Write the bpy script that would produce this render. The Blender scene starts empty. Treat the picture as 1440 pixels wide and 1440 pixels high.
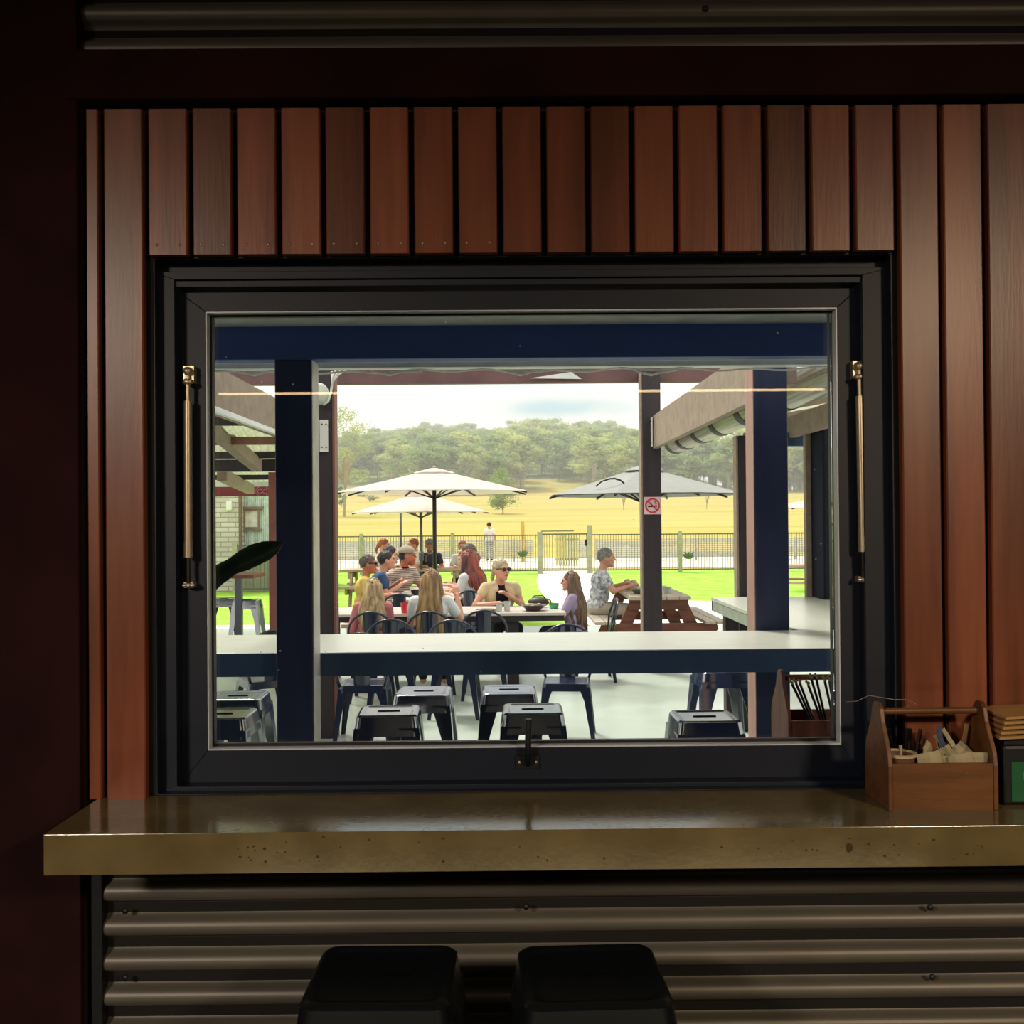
import bpy, math, random
from mathutils import Vector, Matrix, noise
R = math.radians
random.seed(7)
scene = bpy.context.scene
COL = scene.collection

# ------------------------------------------------------------------ camera
CAM = Vector((0, 0, 1.70)); FPX = 1440.0
F_ = Vector((8/1440, 1, 10/1440)).normalized()
R0 = F_.cross(Vector((0, 0, 1))).normalized(); U0 = R0.cross(F_)
TH = 0.0080
R_ = R0*math.cos(TH) - U0*math.sin(TH); U_ = U0*math.cos(TH) + R0*math.sin(TH)
cd = bpy.data.cameras.new('camera'); cam = bpy.data.objects.new('camera', cd); COL.objects.link(cam)
m = Matrix((R_, U_, -F_)).transposed().to_4x4(); m.translation = CAM; cam.matrix_world = m
cd.sensor_width = 36; cd.lens = 36; cd.clip_start = .05; cd.clip_end = 3000
scene.camera = cam
def P(px, py, d):
    v = F_ + R_*((px-720)/FPX) + U_*((720-py)/FPX)
    return CAM + v*(d/v.y)
def Xp(px, d): return P(px, 730, d).x
def Zp(py, d, px=720): return P(px, py, d).z
# ------------------------------------------------------------------ exposure, sky, sun, room lamps and added low fill
scene.view_settings.view_transform = 'Standard'; scene.view_settings.look = 'None'
scene.view_settings.exposure = 0.5; scene.view_settings.gamma = 1.0
scene.view_settings.use_curve_mapping = False
scene.cycles.max_bounces = 10; scene.cycles.transparent_max_bounces = 12
scene.cycles.sample_clamp_indirect = 4
scene.cycles.caustics_reflective = False
w = bpy.data.worlds.new('sky'); scene.world = w; w.use_nodes = True
nt = w.node_tree; N = nt.nodes; L = nt.links
bg = N['Background']; tc = N.new('ShaderNodeTexCoord'); mp = N.new('ShaderNodeMapping')
mp.inputs['Scale'].default_value = (1.6, 1.6, 9)
L.new(tc.outputs['Generated'], mp.inputs[0])
nz = N.new('ShaderNodeTexNoise'); nz.inputs['Scale'].default_value = 1.7; nz.inputs['Detail'].default_value = 4
L.new(mp.outputs[0], nz.inputs[0])
cr = N.new('ShaderNodeValToRGB'); e = cr.color_ramp.elements
e[0].position = .36; e[0].color = (.62, .80, .86, 1); e[1].position = .47; e[1].color = (1.05, 1.0, .90, 1)
L.new(nz.outputs[0], cr.inputs[0]); L.new(cr.outputs[0], bg.inputs[0]); bg.inputs[1].default_value = 1.1
mpc = N.new('ShaderNodeMapping'); mpc.vector_type = 'POINT'; mpc.inputs['Location'].default_value = (-.055/.085, 0, -.108/.014); mpc.inputs['Scale'].default_value = (1/.085, 0, 1/.014)
L.new(tc.outputs['Generated'], mpc.inputs[0]); ln = N.new('ShaderNodeVectorMath'); ln.operation = 'LENGTH'
nz3 = N.new('ShaderNodeTexNoise'); nz3.inputs['Scale'].default_value = 14; L.new(tc.outputs['Generated'], nz3.inputs[0])
ad = N.new('ShaderNodeVectorMath'); ad.operation = 'ADD'; L.new(mpc.outputs[0], ad.inputs[0]); L.new(nz3.outputs['Color'], ad.inputs[1])
sb = N.new('ShaderNodeVectorMath'); sb.operation = 'SUBTRACT'; sb.inputs[1].default_value = (.5, .5, .5); L.new(ad.outputs[0], sb.inputs[0]); L.new(sb.outputs[0], ln.inputs[0])
cr2 = N.new('ShaderNodeValToRGB'); cr2.color_ramp.elements[0].position = .25; cr2.color_ramp.elements[0].color = (1, 1, 1, 1); cr2.color_ramp.elements[1].position = 1.0; cr2.color_ramp.elements[1].color = (0, 0, 0, 1)
L.new(ln.outputs['Value'], cr2.inputs[0]); mxc = N.new('ShaderNodeMix'); mxc.data_type = 'RGBA'
L.new(cr2.outputs[0], mxc.inputs[0]); L.new(cr.outputs[0], mxc.inputs[6]); mxc.inputs[7].default_value = (.30, .58, .66, 1); L.new(mxc.outputs[2], bg.inputs[0])
sd = bpy.data.lights.new('sun', 'SUN'); sd.energy = 3.4; sd.angle = R(14); sd.color = (1, .95, .84)
so = bpy.data.objects.new('sun', sd); COL.objects.link(so)
so.rotation_euler = Vector((-.35, .55, 1.1)).to_track_quat('Z', 'Y').to_euler()
def area(name, loc, rot, sx, sy, e_, col, spread=180):
    l = bpy.data.lights.new(name, 'AREA'); l.shape = 'RECTANGLE'; l.size = sx; l.size_y = sy
    l.energy = e_; l.color = col; l.spread = R(spread)
    o = bpy.data.objects.new(name, l); COL.objects.link(o); o.location = loc; o.rotation_euler = rot
    return o
area('room_lamp_left', (-3.0, -2.3, 3.2), (R(50), 0, R(-30)), .8, .3, 27, (1, .83, .66), 84)
area('room_lamp_right', (3.0, -2.0, 3.2), (R(50), 0, R(24)), .6, .3, 22, (1, .77, .52), 84)
area('low_fill_light', (.3, .2, .12), (R(112), 0, 0), 3.0, .15, 2.3, (1, .86, .55))  # added fill near the floor to brighten the lower wall, not a lamp of the room

# ------------------------------------------------------------------ materials
MATS = {}
def lin(c):
    return tuple(((x/255)/12.92 if x/255 <= .04045 else ((x/255+.055)/1.055)**2.4) for x in c)
def mat(name, rgb, rough=.6, metal=0, var=.12, scale=8, bump=0, bscale=None, stretch=(1, 1, 1), col2=None, spec=.5, transl=0, island=0, detail=4):
    """rgb in sRGB 0-255: the surface's own colour, gently varied by noise."""
    if name in MATS: return MATS[name]
    m = bpy.data.materials.new(name); m.use_nodes = True; MATS[name] = m
    nt = m.node_tree; N = nt.nodes; L = nt.links; b = N['Principled BSDF']
    c = lin(rgb); c2 = lin(col2) if col2 else tuple(x*(1-var*2) for x in c)
    t = N.new('ShaderNodeTexCoord'); mp = N.new('ShaderNodeMapping'); mp.inputs['Scale'].default_value = stretch
    L.new(t.outputs['Object'], mp.inputs[0])
    n = N.new('ShaderNodeTexNoise'); n.inputs['Scale'].default_value = scale; n.inputs['Detail'].default_value = detail
    L.new(mp.outputs[0], n.inputs[0])
    r = N.new('ShaderNodeValToRGB'); r.color_ramp.elements[0].position = .35; r.color_ramp.elements[1].position = .65
    r.color_ramp.elements[0].color = (*c2, 1); r.color_ramp.elements[1].color = (*c, 1)
    L.new(n.outputs[0], r.inputs[0]); out = r.outputs[0]
    if island:
        g = N.new('ShaderNodeNewGeometry'); h = N.new('ShaderNodeHueSaturation')
        mr = N.new('ShaderNodeMapRange'); mr.inputs[3].default_value = 1-island; mr.inputs[4].default_value = 1+island*.8
        L.new(g.outputs['Random Per Island'], mr.inputs[0]); L.new(mr.outputs[0], h.inputs['Value'])
        L.new(out, h.inputs['Color']); out = h.outputs[0]
    L.new(out, b.inputs['Base Color'])
    b.inputs['Roughness'].default_value = rough; b.inputs['Metallic'].default_value = metal
    b.inputs['Specular IOR Level'].default_value = spec
    if bump:
        n2 = N.new('ShaderNodeTexNoise'); n2.inputs['Scale'].default_value = bscale or scale*4; n2.inputs['Detail'].default_value = 5
        L.new(mp.outputs[0], n2.inputs[0]); bu = N.new('ShaderNodeBump'); bu.inputs['Strength'].default_value = bump
        bu.inputs['Distance'].default_value = .02
        L.new(n2.outputs[0], bu.inputs['Height']); L.new(bu.outputs[0], b.inputs['Normal'])
    if transl:
        tr = N.new('ShaderNodeBsdfTranslucent'); mx = N.new('ShaderNodeMixShader'); mx.inputs[0].default_value = transl
        L.new(out, tr.inputs[0]); L.new(b.outputs[0], mx.inputs[1]); L.new(tr.outputs[0], mx.inputs[2])
        L.new(mx.outputs[0], N['Material Output'].inputs[0])
    return m
def emit(name, rgb, s):
    m = bpy.data.materials.new(name); m.use_nodes = True; N = m.node_tree.nodes; b = N['Principled BSDF']
    b.inputs['Emission Color'].default_value = (*lin(rgb), 1); b.inputs['Emission Strength'].default_value = s; return m
boards = mat('oiled_timber_boards', (142, 80, 54), .34, var=.22, scale=1.6, stretch=(9, 9, .8), bump=.03, bscale=16, island=.48)
beam_red = mat('dark_red_timber', (46, 19, 19), .85, spec=.15, var=.25, scale=3, stretch=(1, 1, 1), bump=.08)
corr = mat('corrugated_steel', (104, 100, 92), .45, metal=.3, var=.06, scale=5)
concrete = mat('polished_concrete', (116, 102, 66), .14, var=.16, scale=7, bump=.012, bscale=60, detail=8)
frame_m = mat('dark_aluminium', (9, 22, 42), .5, var=.05)
bead_m = mat('daylit_bead_pale', (214, 224, 236), .3, var=.04)  # pale tone carries the daylight glancing off the window reveal
black_m = mat('matte_black_steel', (14, 20, 24), .5, var=.1)
dark_wall = mat('dark_room_paint', (52, 44, 38), .8)
dark_floor = mat('dark_room_floor', (60, 50, 42), .5)
chrome = mat('satin_steel', (214, 200, 172), .38, metal=.8, var=.05)
stool_m = mat('gunmetal_stool_paint', (30, 44, 78), .14, var=.08, spec=1)
stool_m.node_tree.nodes['Principled BSDF'].inputs['IOR'].default_value = 2.2
post_navy = mat('backlit_post_navy', (33, 43, 78), .45, var=.15, scale=3, stretch=(5, 5, .5))  # backlit shade of the near post fronts is put into this dark navy
post_m = mat('stained_post_timber', (48, 36, 44), .5, var=.2, scale=3, stretch=(5, 5, .5), bump=.06)
rafter_m = mat('weathered_rafter_timber', (150, 132, 116), .7, var=.12, scale=12, stretch=(1, 1, 1), bump=.1)
pinkpost = mat('red_brown_post_timber', (128, 84, 74), .6, var=.12, scale=3, stretch=(5, 5, .5))
zinc = mat('zinc_steel', (222, 226, 226), .4, metal=0, var=.06)
bar_m = mat('painted_bar_top', (186, 188, 178), .30, var=.06, scale=5, stretch=(1, 6, 1))
apron_m = mat('dark_bar_apron', (47, 71, 106), .5, var=.1)
patio = mat('painted_deck_concrete', (176, 186, 176), .32, var=.05, scale=3, bump=.03, bscale=30)
grass_m = mat('mown_grass', (160, 196, 84), .9, scale=2.2, col2=(132, 178, 60), bump=.4, bscale=40, spec=.1, detail=8)
field_m = mat('dry_field_grass', (204, 172, 104), .95, scale=.09, col2=(160, 160, 84), bump=.3, bscale=4, spec=.05, stretch=(.4, 1.6, 1), detail=8)
path_m = mat('pale_path_concrete', (226, 220, 206), .8, var=.04)
white_cloth = mat('cream_canopy_cloth', (232, 220, 216), .8, var=.02, transl=.45)
grey_cloth = mat('grey_canopy_cloth', (150, 152, 150), .8, var=.04, transl=.12)
alu = mat('umbrella_pole_metal', (40, 38, 42), .4, metal=.3)
picnic_red = mat('red_picnic_timber', (122, 72, 54), .6, var=.2, scale=4, stretch=(1, 6, 6), bump=.1)
picnic_top = mat('weathered_plank_timber', (190, 176, 160), .6, var=.12, scale=4, stretch=(6, 1, 1), island=.08)
picnic_grey = mat('bleached_timber', (176, 150, 128), .7, var=.15, scale=4)
skin1 = mat('skin_light', (208, 150, 126), .55, var=.06)
skin2 = mat('skin_tan', (184, 112, 84), .55, var=.06)
lips = mat('lips', (150, 60, 56), .5)
eye_m = mat('eye', (30, 22, 20), .3)
fencem = mat('fence_steel', (96, 100, 88), .5)
fencepost = mat('fence_post_timber', (176, 172, 150), .8)
white_m = mat('white_plate', (226, 226, 220), .5, var=.02)
red_m = mat('sign_red', (190, 30, 44), .5, var=.02)
signblack = mat('sign_black', (30, 22, 26), .5)
leaf_dark = mat('dark_leaf', (36, 60, 44), .35, var=.25, scale=14)
tote = mat('caddy_timber', (124, 80, 42), .45, var=.2, scale=5, stretch=(1, 6, 6), bump=.05)
tote2 = mat('red_caddy_timber', (150, 98, 84), .5, var=.2, scale=5, stretch=(6, 6, 1), bump=.05)
cutlery_black = mat('black_straw_paper', (20, 20, 24), .3)
paper = mat('packet_paper', (184, 174, 140), .7, var=.08, scale=20)
bluepaper = mat('blue_packet_paper', (70, 90, 130), .6)
kraft = mat('kraft_paper', (190, 148, 90), .8, var=.1)
green_m = mat('green_label', (30, 104, 60), .5, var=.1)

# ------------------------------------------------------------------ mesh builder
class MB:
    def __init__(s): s.v = []; s.f = []
    def add(s, vs, fs):
        o = len(s.v); s.v += [tuple(x) for x in vs]; s.f += [tuple(i+o for i in f) for f in fs]; return s
    def box(s, x0, x1, y0, y1, z0, z1):
        x0, x1 = sorted((x0, x1)); y0, y1 = sorted((y0, y1)); z0, z1 = sorted((z0, z1))
        return s.add([(x0,y0,z0),(x1,y0,z0),(x1,y1,z0),(x0,y1,z0),(x0,y0,z1),(x1,y0,z1),(x1,y1,z1),(x0,y1,z1)],
                     [(3,2,1,0),(4,5,6,7),(0,1,5,4),(1,2,6,5),(2,3,7,6),(3,0,4,7)])
    def beam(s, a, b, w, h, up=(0,0,1)):
        a = Vector(a); b = Vector(b); d = (b-a).normalized(); u = Vector(up)
        r = d.cross(u)
        if r.length < 1e-4: r = d.cross(Vector((1,0,0)))
        r.normalize(); u = r.cross(d); vs = []
        for p in (a, b):
            for sx, sy in ((-1,-1),(1,-1),(1,1),(-1,1)): vs.append(p + r*(sx*w/2) + u*(sy*h/2))
        return s.add(vs, [(3,2,1,0),(4,5,6,7),(0,1,5,4),(1,2,6,5),(2,3,7,6),(3,0,4,7)])
    def tube(s, pts, r, n=8, close=True):
        pts = [Vector(p) for p in pts]; k = len(pts); rs = r if isinstance(r, (list, tuple)) else [r]*k
        prev = None; rings = []
        for i, p in enumerate(pts):
            d = (pts[min(i+1, k-1)] - pts[max(i-1, 0)]).normalized()
            if prev is None:
                a = d.cross(Vector((0,0,1)))
                if a.length < 1e-3: a = d.cross(Vector((1,0,0)))
            else: a = prev - d*prev.dot(d)
            a.normalize(); prev = a; b = d.cross(a)
            rings.append([p + (a*math.cos(t*2*math.pi/n) + b*math.sin(t*2*math.pi/n))*rs[i] for t in range(n)])
        vs = [v for rg in rings for v in rg]; fs = []
        for i in range(k-1):
            for t in range(n): fs.append((i*n+t, i*n+(t+1)%n, (i+1)*n+(t+1)%n, (i+1)*n+t))
        if close: fs += [tuple(range(n))[::-1], tuple(range((k-1)*n, k*n))]
        return s.add(vs, fs)
    def ell(s, c, r, nu=14, nv=9, rot=None, cut=None):
        c = Vector(c); r = (r, r, r) if isinstance(r, (int, float)) else r
        vs = []; fs = []
        for j in range(nv+1):
            th = math.pi*j/nv
            for i in range(nu):
                ph = 2*math.pi*i/nu
                v = Vector((r[0]*math.sin(th)*math.cos(ph), r[1]*math.sin(th)*math.sin(ph), r[2]*math.cos(th)))
                if cut is not None and v.z < cut: v.z = cut
                if rot: v = rot @ v
                vs.append(c+v)
        for j in range(nv):
            for i in range(nu): fs.append((j*nu+i, (j+1)*nu+i, (j+1)*nu+(i+1)%nu, j*nu+(i+1)%nu))
        return s.add(vs, fs)
    def cap(s, a, b, ra, rb, n=10):
        a = Vector(a); b = Vector(b); s.ell(a, ra, n, 6); s.ell(b, rb, n, 6)
        return s.tube([a, b], [ra, rb], n)
    def lathe(s, prof, c=(0,0,0), n=20):
        vs = []; fs = []; c = Vector(c)
        for (r, z) in prof:
            for i in range(n): vs.append(c + Vector((r*math.cos(2*math.pi*i/n), r*math.sin(2*math.pi*i/n), z)))
        for j in range(len(prof)-1):
            for i in range(n): fs.append((j*n+i, j*n+(i+1)%n, (j+1)*n+(i+1)%n, (j+1)*n+i))
        return s.add(vs, fs)
    def prism(s, pts, axis, a, b):
        """closed outline pts (2-D) swept along an axis from a to b"""
        n = len(pts)
        def mk(p, t): return (t, p[0], p[1]) if axis == 'x' else (p[0], t, p[1]) if axis == 'y' else (p[0], p[1], t)
        vs = [mk(p, a) for p in pts] + [mk(p, b) for p in pts]
        fs = [tuple(range(n))[::-1], tuple(range(n, 2*n))] + [(i, (i+1)%n, (i+1)%n+n, i+n) for i in range(n)]
        return s.add(vs, fs)
    def loft(s, rings, cap=True):
        n = len(rings[0]); vs = [v for r in rings for v in r]; fs = []
        for j in range(len(rings)-1):
            for i in range(n): fs.append((j*n+i, j*n+(i+1)%n, (j+1)*n+(i+1)%n, (j+1)*n+i))
        if cap: fs += [tuple(range(n))[::-1], tuple(range((len(rings)-1)*n, len(rings)*n))]
        return s.add(vs, fs)
    def mesh(s, name, m, smooth=False):
        me = bpy.data.meshes.new(name); me.from_pydata(s.v, [], s.f); me.materials.append(m)
        import bmesh
        bm = bmesh.new(); bm.from_mesh(me); bmesh.ops.recalc_face_normals(bm, faces=bm.faces); bm.to_mesh(me); bm.free()
        if smooth:
            me.polygons.foreach_set('use_smooth', [True]*len(me.polygons))
        return me
    def build(s, name, m, parent=None, smooth=False, remesh=0, bevel=0, loc=None, auto=0):
        me = s.mesh(name, m, smooth or bool(auto)); o = bpy.data.objects.new(name, me); COL.objects.link(o)
        if auto:
            import bmesh
            bm = bmesh.new(); bm.from_mesh(me)
            for ed in bm.edges:
                if len(ed.link_faces) == 2 and ed.calc_face_angle(0) > R(auto): ed.smooth = False
            bm.to_mesh(me); bm.free()
        if parent: o.parent = parent
        if loc is not None: o.location = loc
        if remesh:
            md = o.modifiers.new('remesh', 'REMESH'); md.mode = 'VOXEL'; md.voxel_size = remesh; md.use_smooth_shade = True
            sm = o.modifiers.new('smooth', 'SMOOTH'); sm.factor = .5; sm.iterations = 2
        if bevel:
            bv = o.modifiers.new('bevel', 'BEVEL'); bv.width = bevel; bv.segments = 2; bv.limit_method = 'ANGLE'
        return o
def tag(o, label=None, cat=None, group=None, kind=None):
    if label: o['label'] = label
    if cat: o['category'] = cat
    if group: o['group'] = group
    if kind: o['kind'] = kind
    return o
def thing(name, loc, rz=0, label=None, cat=None, group=None):
    o = bpy.data.objects.new(name, None); COL.objects.link(o); o.empty_display_size = .1
    o.location = loc; o.rotation_euler = (0, 0, rz); return tag(o, label, cat, group)
def copy_tree(o, parent=None):
    c = o.copy(); COL.objects.link(c)
    if parent: c.parent = parent
    for ch in list(o.children): copy_tree(ch, c)
    return c
def struct(o): o['kind'] = 'structure'; return o
def ring(x0, x1, z0, z1, b, y0, y1, mb=None):
    """rectangular picture-frame ring, members b wide (l, r, bottom, top)"""
    mb = mb or MB(); l, r, bt, tp = b
    o = [(x0,z0),(x1,z0),(x1,z1),(x0,z1)]; i = [(x0+l,z0+bt),(x1-r,z0+bt),(x1-r,z1-tp),(x0+l,z1-tp)]
    for k in range(4):
        q = [o[k], o[(k+1)%4], i[(k+1)%4], i[k]]; mb.prism(q, 'y', y0, y1)
    return mb

# ================================================================== INTERIOR
D = 2.60
wx0, wx1 = Xp(212, D), Xp(1264, D)          # window opening
wz1 = Zp(357, D, 400); SILL = 1.0
ztop = 3.4; xl, xr = -3.6, 3.6
wall = MB()
for a in ((xl, wx0, 0, ztop), (wx1, xr, 0, ztop), (wx0, wx1, 0, SILL-.092), (wx0, wx1, wz1, ztop)):
    wall.box(a[0], a[1], 2.628, 2.84, a[2], a[3])
wall = struct(wall.build('wall_front', mat('black_wall_lining', (16, 14, 16), .9)))
# boards
colx = Xp(112, D)
zbt = Zp(150, D)
bd = MB(); pitch = Xp(1262.6, D) - Xp(1200.5, D); g0 = P(141.7, 250, D).x; gap = .0075
k = -1; x = g0 - pitch
edges = []
xa = P(117, 400, D).x
while xa < 2.3:
    xb = g0 + pitch*len(edges)
    edges.append((xa+gap, xb-gap)); xa = xb
for i, (a, b) in enumerate(edges):
    if b < wx0+.03: zb = SILL
    elif a > wx1-.02: zb = SILL
    else: zb = wz1
    dy = random.uniform(0, .0015)
    c = .003
    q = [(a, D+.026), (a, D+c+dy), (a+c, D+dy), (b-c, D+dy), (b, D+c+dy), (b, D+.026)]
    bd.prism(q, 'z', zb, zbt)
bdo = struct(bd.build('timber_cladding', boards, wall)); bdo['label'] = 'red brown vertical timber boards around the window'
nails = MB()
for i, (a, b) in enumerate(edges[2:10]):
    for x in (a+.02, b-.02): nails.ell((x, D-.0005, wz1+.025), (.0035, .002, .0035), 8, 4)
nails.build('nail_heads', chrome, wall, smooth=True)
# corrugated lining above and below
def corrug(x0, x1, z0, z1, zc, p, amp, y, name, parent, m, thick=.002):
    mb = MB(); n = int((z1-z0)/p*24); prof = []
    for i in range(n+1):
        z = z0+(z1-z0)*i/n; t = math.sin(2*math.pi*(z-zc)/p)
        s = math.copysign(abs(t)**.5, t)
        prof.append((y+amp*s, z))
    pr = prof + [(yy+thick, z) for yy, z in prof[::-1]]
    mb.prism(pr, 'x', x0, x1)
    return mb.build(name, m, parent, auto=50)
pz = 48.9/554
corx = Xp(143, D)
corrug(corx, 2.2, .2, SILL-.095, Zp(1239.5, D), pz, .018, D+.014, 'corrugated_lining', wall, corr)
corrug(Xp(104, D), 2.2, Zp(72, D), ztop-.1, Zp(50, D), pz*1.02, .016, D+.014, 'corrugated_lining', wall, corr)
MB().box(corx-.028, corx, D-.012, D+.027, .1, SILL-.095).build('edge_flashing', black_m, wall, bevel=.003)
scr = []
for px, py in ((176,1281),(740,1275),(1308,1276),(176,1375),(1311,1374),(992,12)):
    p = P(px, py, D-.004); mb = MB()
    mb.ell(p, (.0085, .006, .0085), 8, 4); scr.append(mb.build('roofing_screw', black_m, wall, smooth=True))
# header beam and post
o = struct(MB().box(Xp(104, D)-.0, 2.3, D-.035, D+.03, zbt+.012, Zp(74, D)).build('trim_1', beam_red, bevel=.004))
o = struct(MB().box(-3.2, P(110, 600, D-.03).x, D-.03, D+.02, 0, 3.4).build('trim_2', beam_red, bevel=.004))
o = struct(MB().box(P(110, 600, D-.03).x, colx+.012, D-.006, D+.02, 0, zbt+.012).build('trim_3', mat('shadow_timber', (36, 20, 18), .7)))
# room shell behind the camera
struct(MB().box(xl, xr, -4.2, 2.62, -.1, 0).build('floor', dark_floor))
struct(MB().box(xl, xr, -4.2, 2.62, ztop, ztop+.1).build('ceiling', dark_wall))
struct(MB().box(xl-.1, xl, -4.2, 2.84, 0, ztop+.1).build('wall_left', dark_wall))
struct(MB().box(xr, xr+.1, -4.2, 2.84, 0, ztop+.1).build('wall_right', dark_wall))
struct(MB().box(xl-.1, xr+.1, -4.3, -4.2, 0, ztop+.1).build('wall_back', dark_wall))
# concrete servery ledge
sx0 = P(61, 1168, 2.31).x
sl = MB(); q = [(sx0, 2.31), (2.25, 2.31), (2.25, 2.626), (wx1, 2.626), (wx1, 3.17), (wx0, 3.17), (wx0, 2.626), (sx0+.004, 2.626)]
sl.prism(q, 'z', SILL-.092, SILL)
so_ = sl.build('concrete_ledge', concrete, bevel=.0015)
tag(so_, 'long polished concrete ledge running under the window', 'ledge')
pit = MB()
for i in range(46):
    px = random.choice([random.uniform(330, 520), random.uniform(1040, 1430), random.uniform(200, 1430)]); py = random.uniform(1176, 1212)
    p = P(px, py, 2.3095); r = random.uniform(.0012, .0032)
    pit.ell(p, (r*random.uniform(.8, 1.6), .0006, r), 7, 4)
p = P(1194, 1192, 2.3095); pit.ell(p, (.009, .0007, .011), 7, 4)
tag(pit.build('air_holes', mat('concrete_pits', (70, 58, 34), .9), so_), kind='stuff')

# ---- window
win = struct(thing('window_1', ((wx0+wx1)/2, 2.7, SILL))); win_loc = Vector(win.location)
def wpart(mb, name, m, **k):
    o = mb.build(name, m, win, **k); o.location = -win_loc; return o
zb = SILL+.001
fx0, fx1 = wx0-.0, wx1+.0
# timber reveal shadow gap, then the fixed frame, then the sash
y1 = 2.66
X0, X1, Z1 = Xp(215, y1), Xp(1258, y1), Zp(379, y1)
fr = ring(fx0, fx1, zb, wz1, (.004, .004, .002, .004), D+.028, 2.84)
ring(X0, X1, zb, Z1, (Xp(247, y1)-X0, X1-Xp(1216, y1), .012, Z1-Zp(390, y1)), y1, 2.84, fr)
ring(X0-.05, X1+.05, zb, Z1+.045, (.052, .052, .004, .048), y1+.02, 2.84, fr)
ring(Xp(240, y1), Xp(1222, y1), zb, Zp(391, y1), (.012, .012, .008, .016), y1+.008, 2.80, fr)
wpart(fr, 'window_frame', frame_m, bevel=.0015)
y2 = 2.705
a0, a1 = Xp(254, y2), Xp(1211, y2); c0, c1 = SILL+.012, Zp(408, y2)
yb = 2.735; g0x, g1x = P(297, 740, yb).x, P(1173, 740, yb).x; gz0, gz1 = Zp(1046, yb), Zp(440.5, yb)
wpart(ring(a0, a1, c0, c1, (g0x-.003-a0, a1-g1x-.003, gz0-.003-c0, c1-gz1-.003), y2, 2.79), 'sash', frame_m, bevel=.0015)
wpart(ring(g0x-.003, g1x+.003, gz0-.003, gz1+.003, (.003, .003, .003, .003), y2-.001, yb), 'glazing_bead', bead_m)
yg = 2.752; q0, q1, r0_, r1_ = P(302, 740, yg).x, P(1171, 740, yg).x, Zp(1040, yg), Zp(445, yg)
wpart(ring(g0x-.003, g1x+.003, gz0-.003, gz1+.003, (q0-g0x+.003, g1x-q1+.003, r0_-gz0+.003, gz1-r1_+.003), yb+.001, yg), 'rubber_gasket', signblack)
# glass
gm = bpy.data.materials.new('window_glass'); gm.use_nodes = True; MATS['glass'] = gm
nt = gm.node_tree; N = nt.nodes; L = nt.links; N.remove(N['Principled BSDF'])
tr = N.new('ShaderNodeBsdfTransparent'); gl = N.new('ShaderNodeBsdfGlossy'); gl.inputs['Roughness'].default_value = 0
fr_ = N.new('ShaderNodeFresnel'); fr_.inputs[0].default_value = 1.5; mx = N.new('ShaderNodeMixShader')
tr.inputs[0].default_value = (.985, .99, .985, 1)
L.new(fr_.outputs[0], mx.inputs[0]); L.new(tr.outputs[0], mx.inputs[1]); L.new(gl.outputs[0], mx.inputs[2])
tcg = N.new('ShaderNodeTexCoord'); vo = N.new('ShaderNodeTexVoronoi'); vo.inputs['Scale'].default_value = 16
L.new(tcg.outputs['Object'], vo.inputs[0])
ma = N.new('ShaderNodeMath'); ma.operation = 'LESS_THAN'; ma.inputs[1].default_value = .035; L.new(vo.outputs['Distance'], ma.inputs[0])
n2 = N.new('ShaderNodeTexNoise'); n2.inputs['Scale'].default_value = 3; L.new(tcg.outputs['Object'], n2.inputs[0])
m2 = N.new('ShaderNodeMath'); m2.operation = 'GREATER_THAN'; m2.inputs[1].default_value = .52; L.new(n2.outputs[0], m2.inputs[0])
m3 = N.new('ShaderNodeMath'); m3.operation = 'MULTIPLY'; L.new(ma.outputs[0], m3.inputs[0]); L.new(m2.outputs[0], m3.inputs[1])
m4 = N.new('ShaderNodeMath'); m4.operation = 'MULTIPLY'; m4.inputs[1].default_value = .5; L.new(m3.outputs[0], m4.inputs[0])
df = N.new('ShaderNodeBsdfTranslucent'); df.inputs[0].default_value = (.9, .9, .9, 1)
mx2 = N.new('ShaderNodeMixShader'); L.new(m4.outputs[0], mx2.inputs[0]); L.new(mx.outputs[0], mx2.inputs[1]); L.new(df.outputs[0], mx2.inputs[2])
L.new(mx2.outputs[0], N['Material Output'].inputs[0])
wpart(MB().box(g0x-.002, g1x+.002, 2.754, 2.760, gz0-.002, gz1+.002), 'glass_pane', gm)
# latch handle
hx = P(742, 1070, y2).x
h = MB(); h.box(hx-.03, hx+.03, y2-.008, y2+.002, Zp(1080, y2), Zp(1062, y2))
h.tube([(hx, y2-.006, Zp(1074, y2)), (hx, y2-.028, Zp(1066, y2)), (hx+.001, y2-.032, Zp(1040, y2)), (hx+.003, y2-.030, Zp(1008, y2))], [.007, .008, .0085, .0085], 10)
ho = wpart(h, 'latch_handle', black_m, auto=50)
s_ = MB()
for dx in (-.022, .022): s_.ell((hx+dx, y2-.009, Zp(1071, y2)), (.004, .002, .004), 8, 4)
s_.build('screw_heads', chrome, ho)
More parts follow.
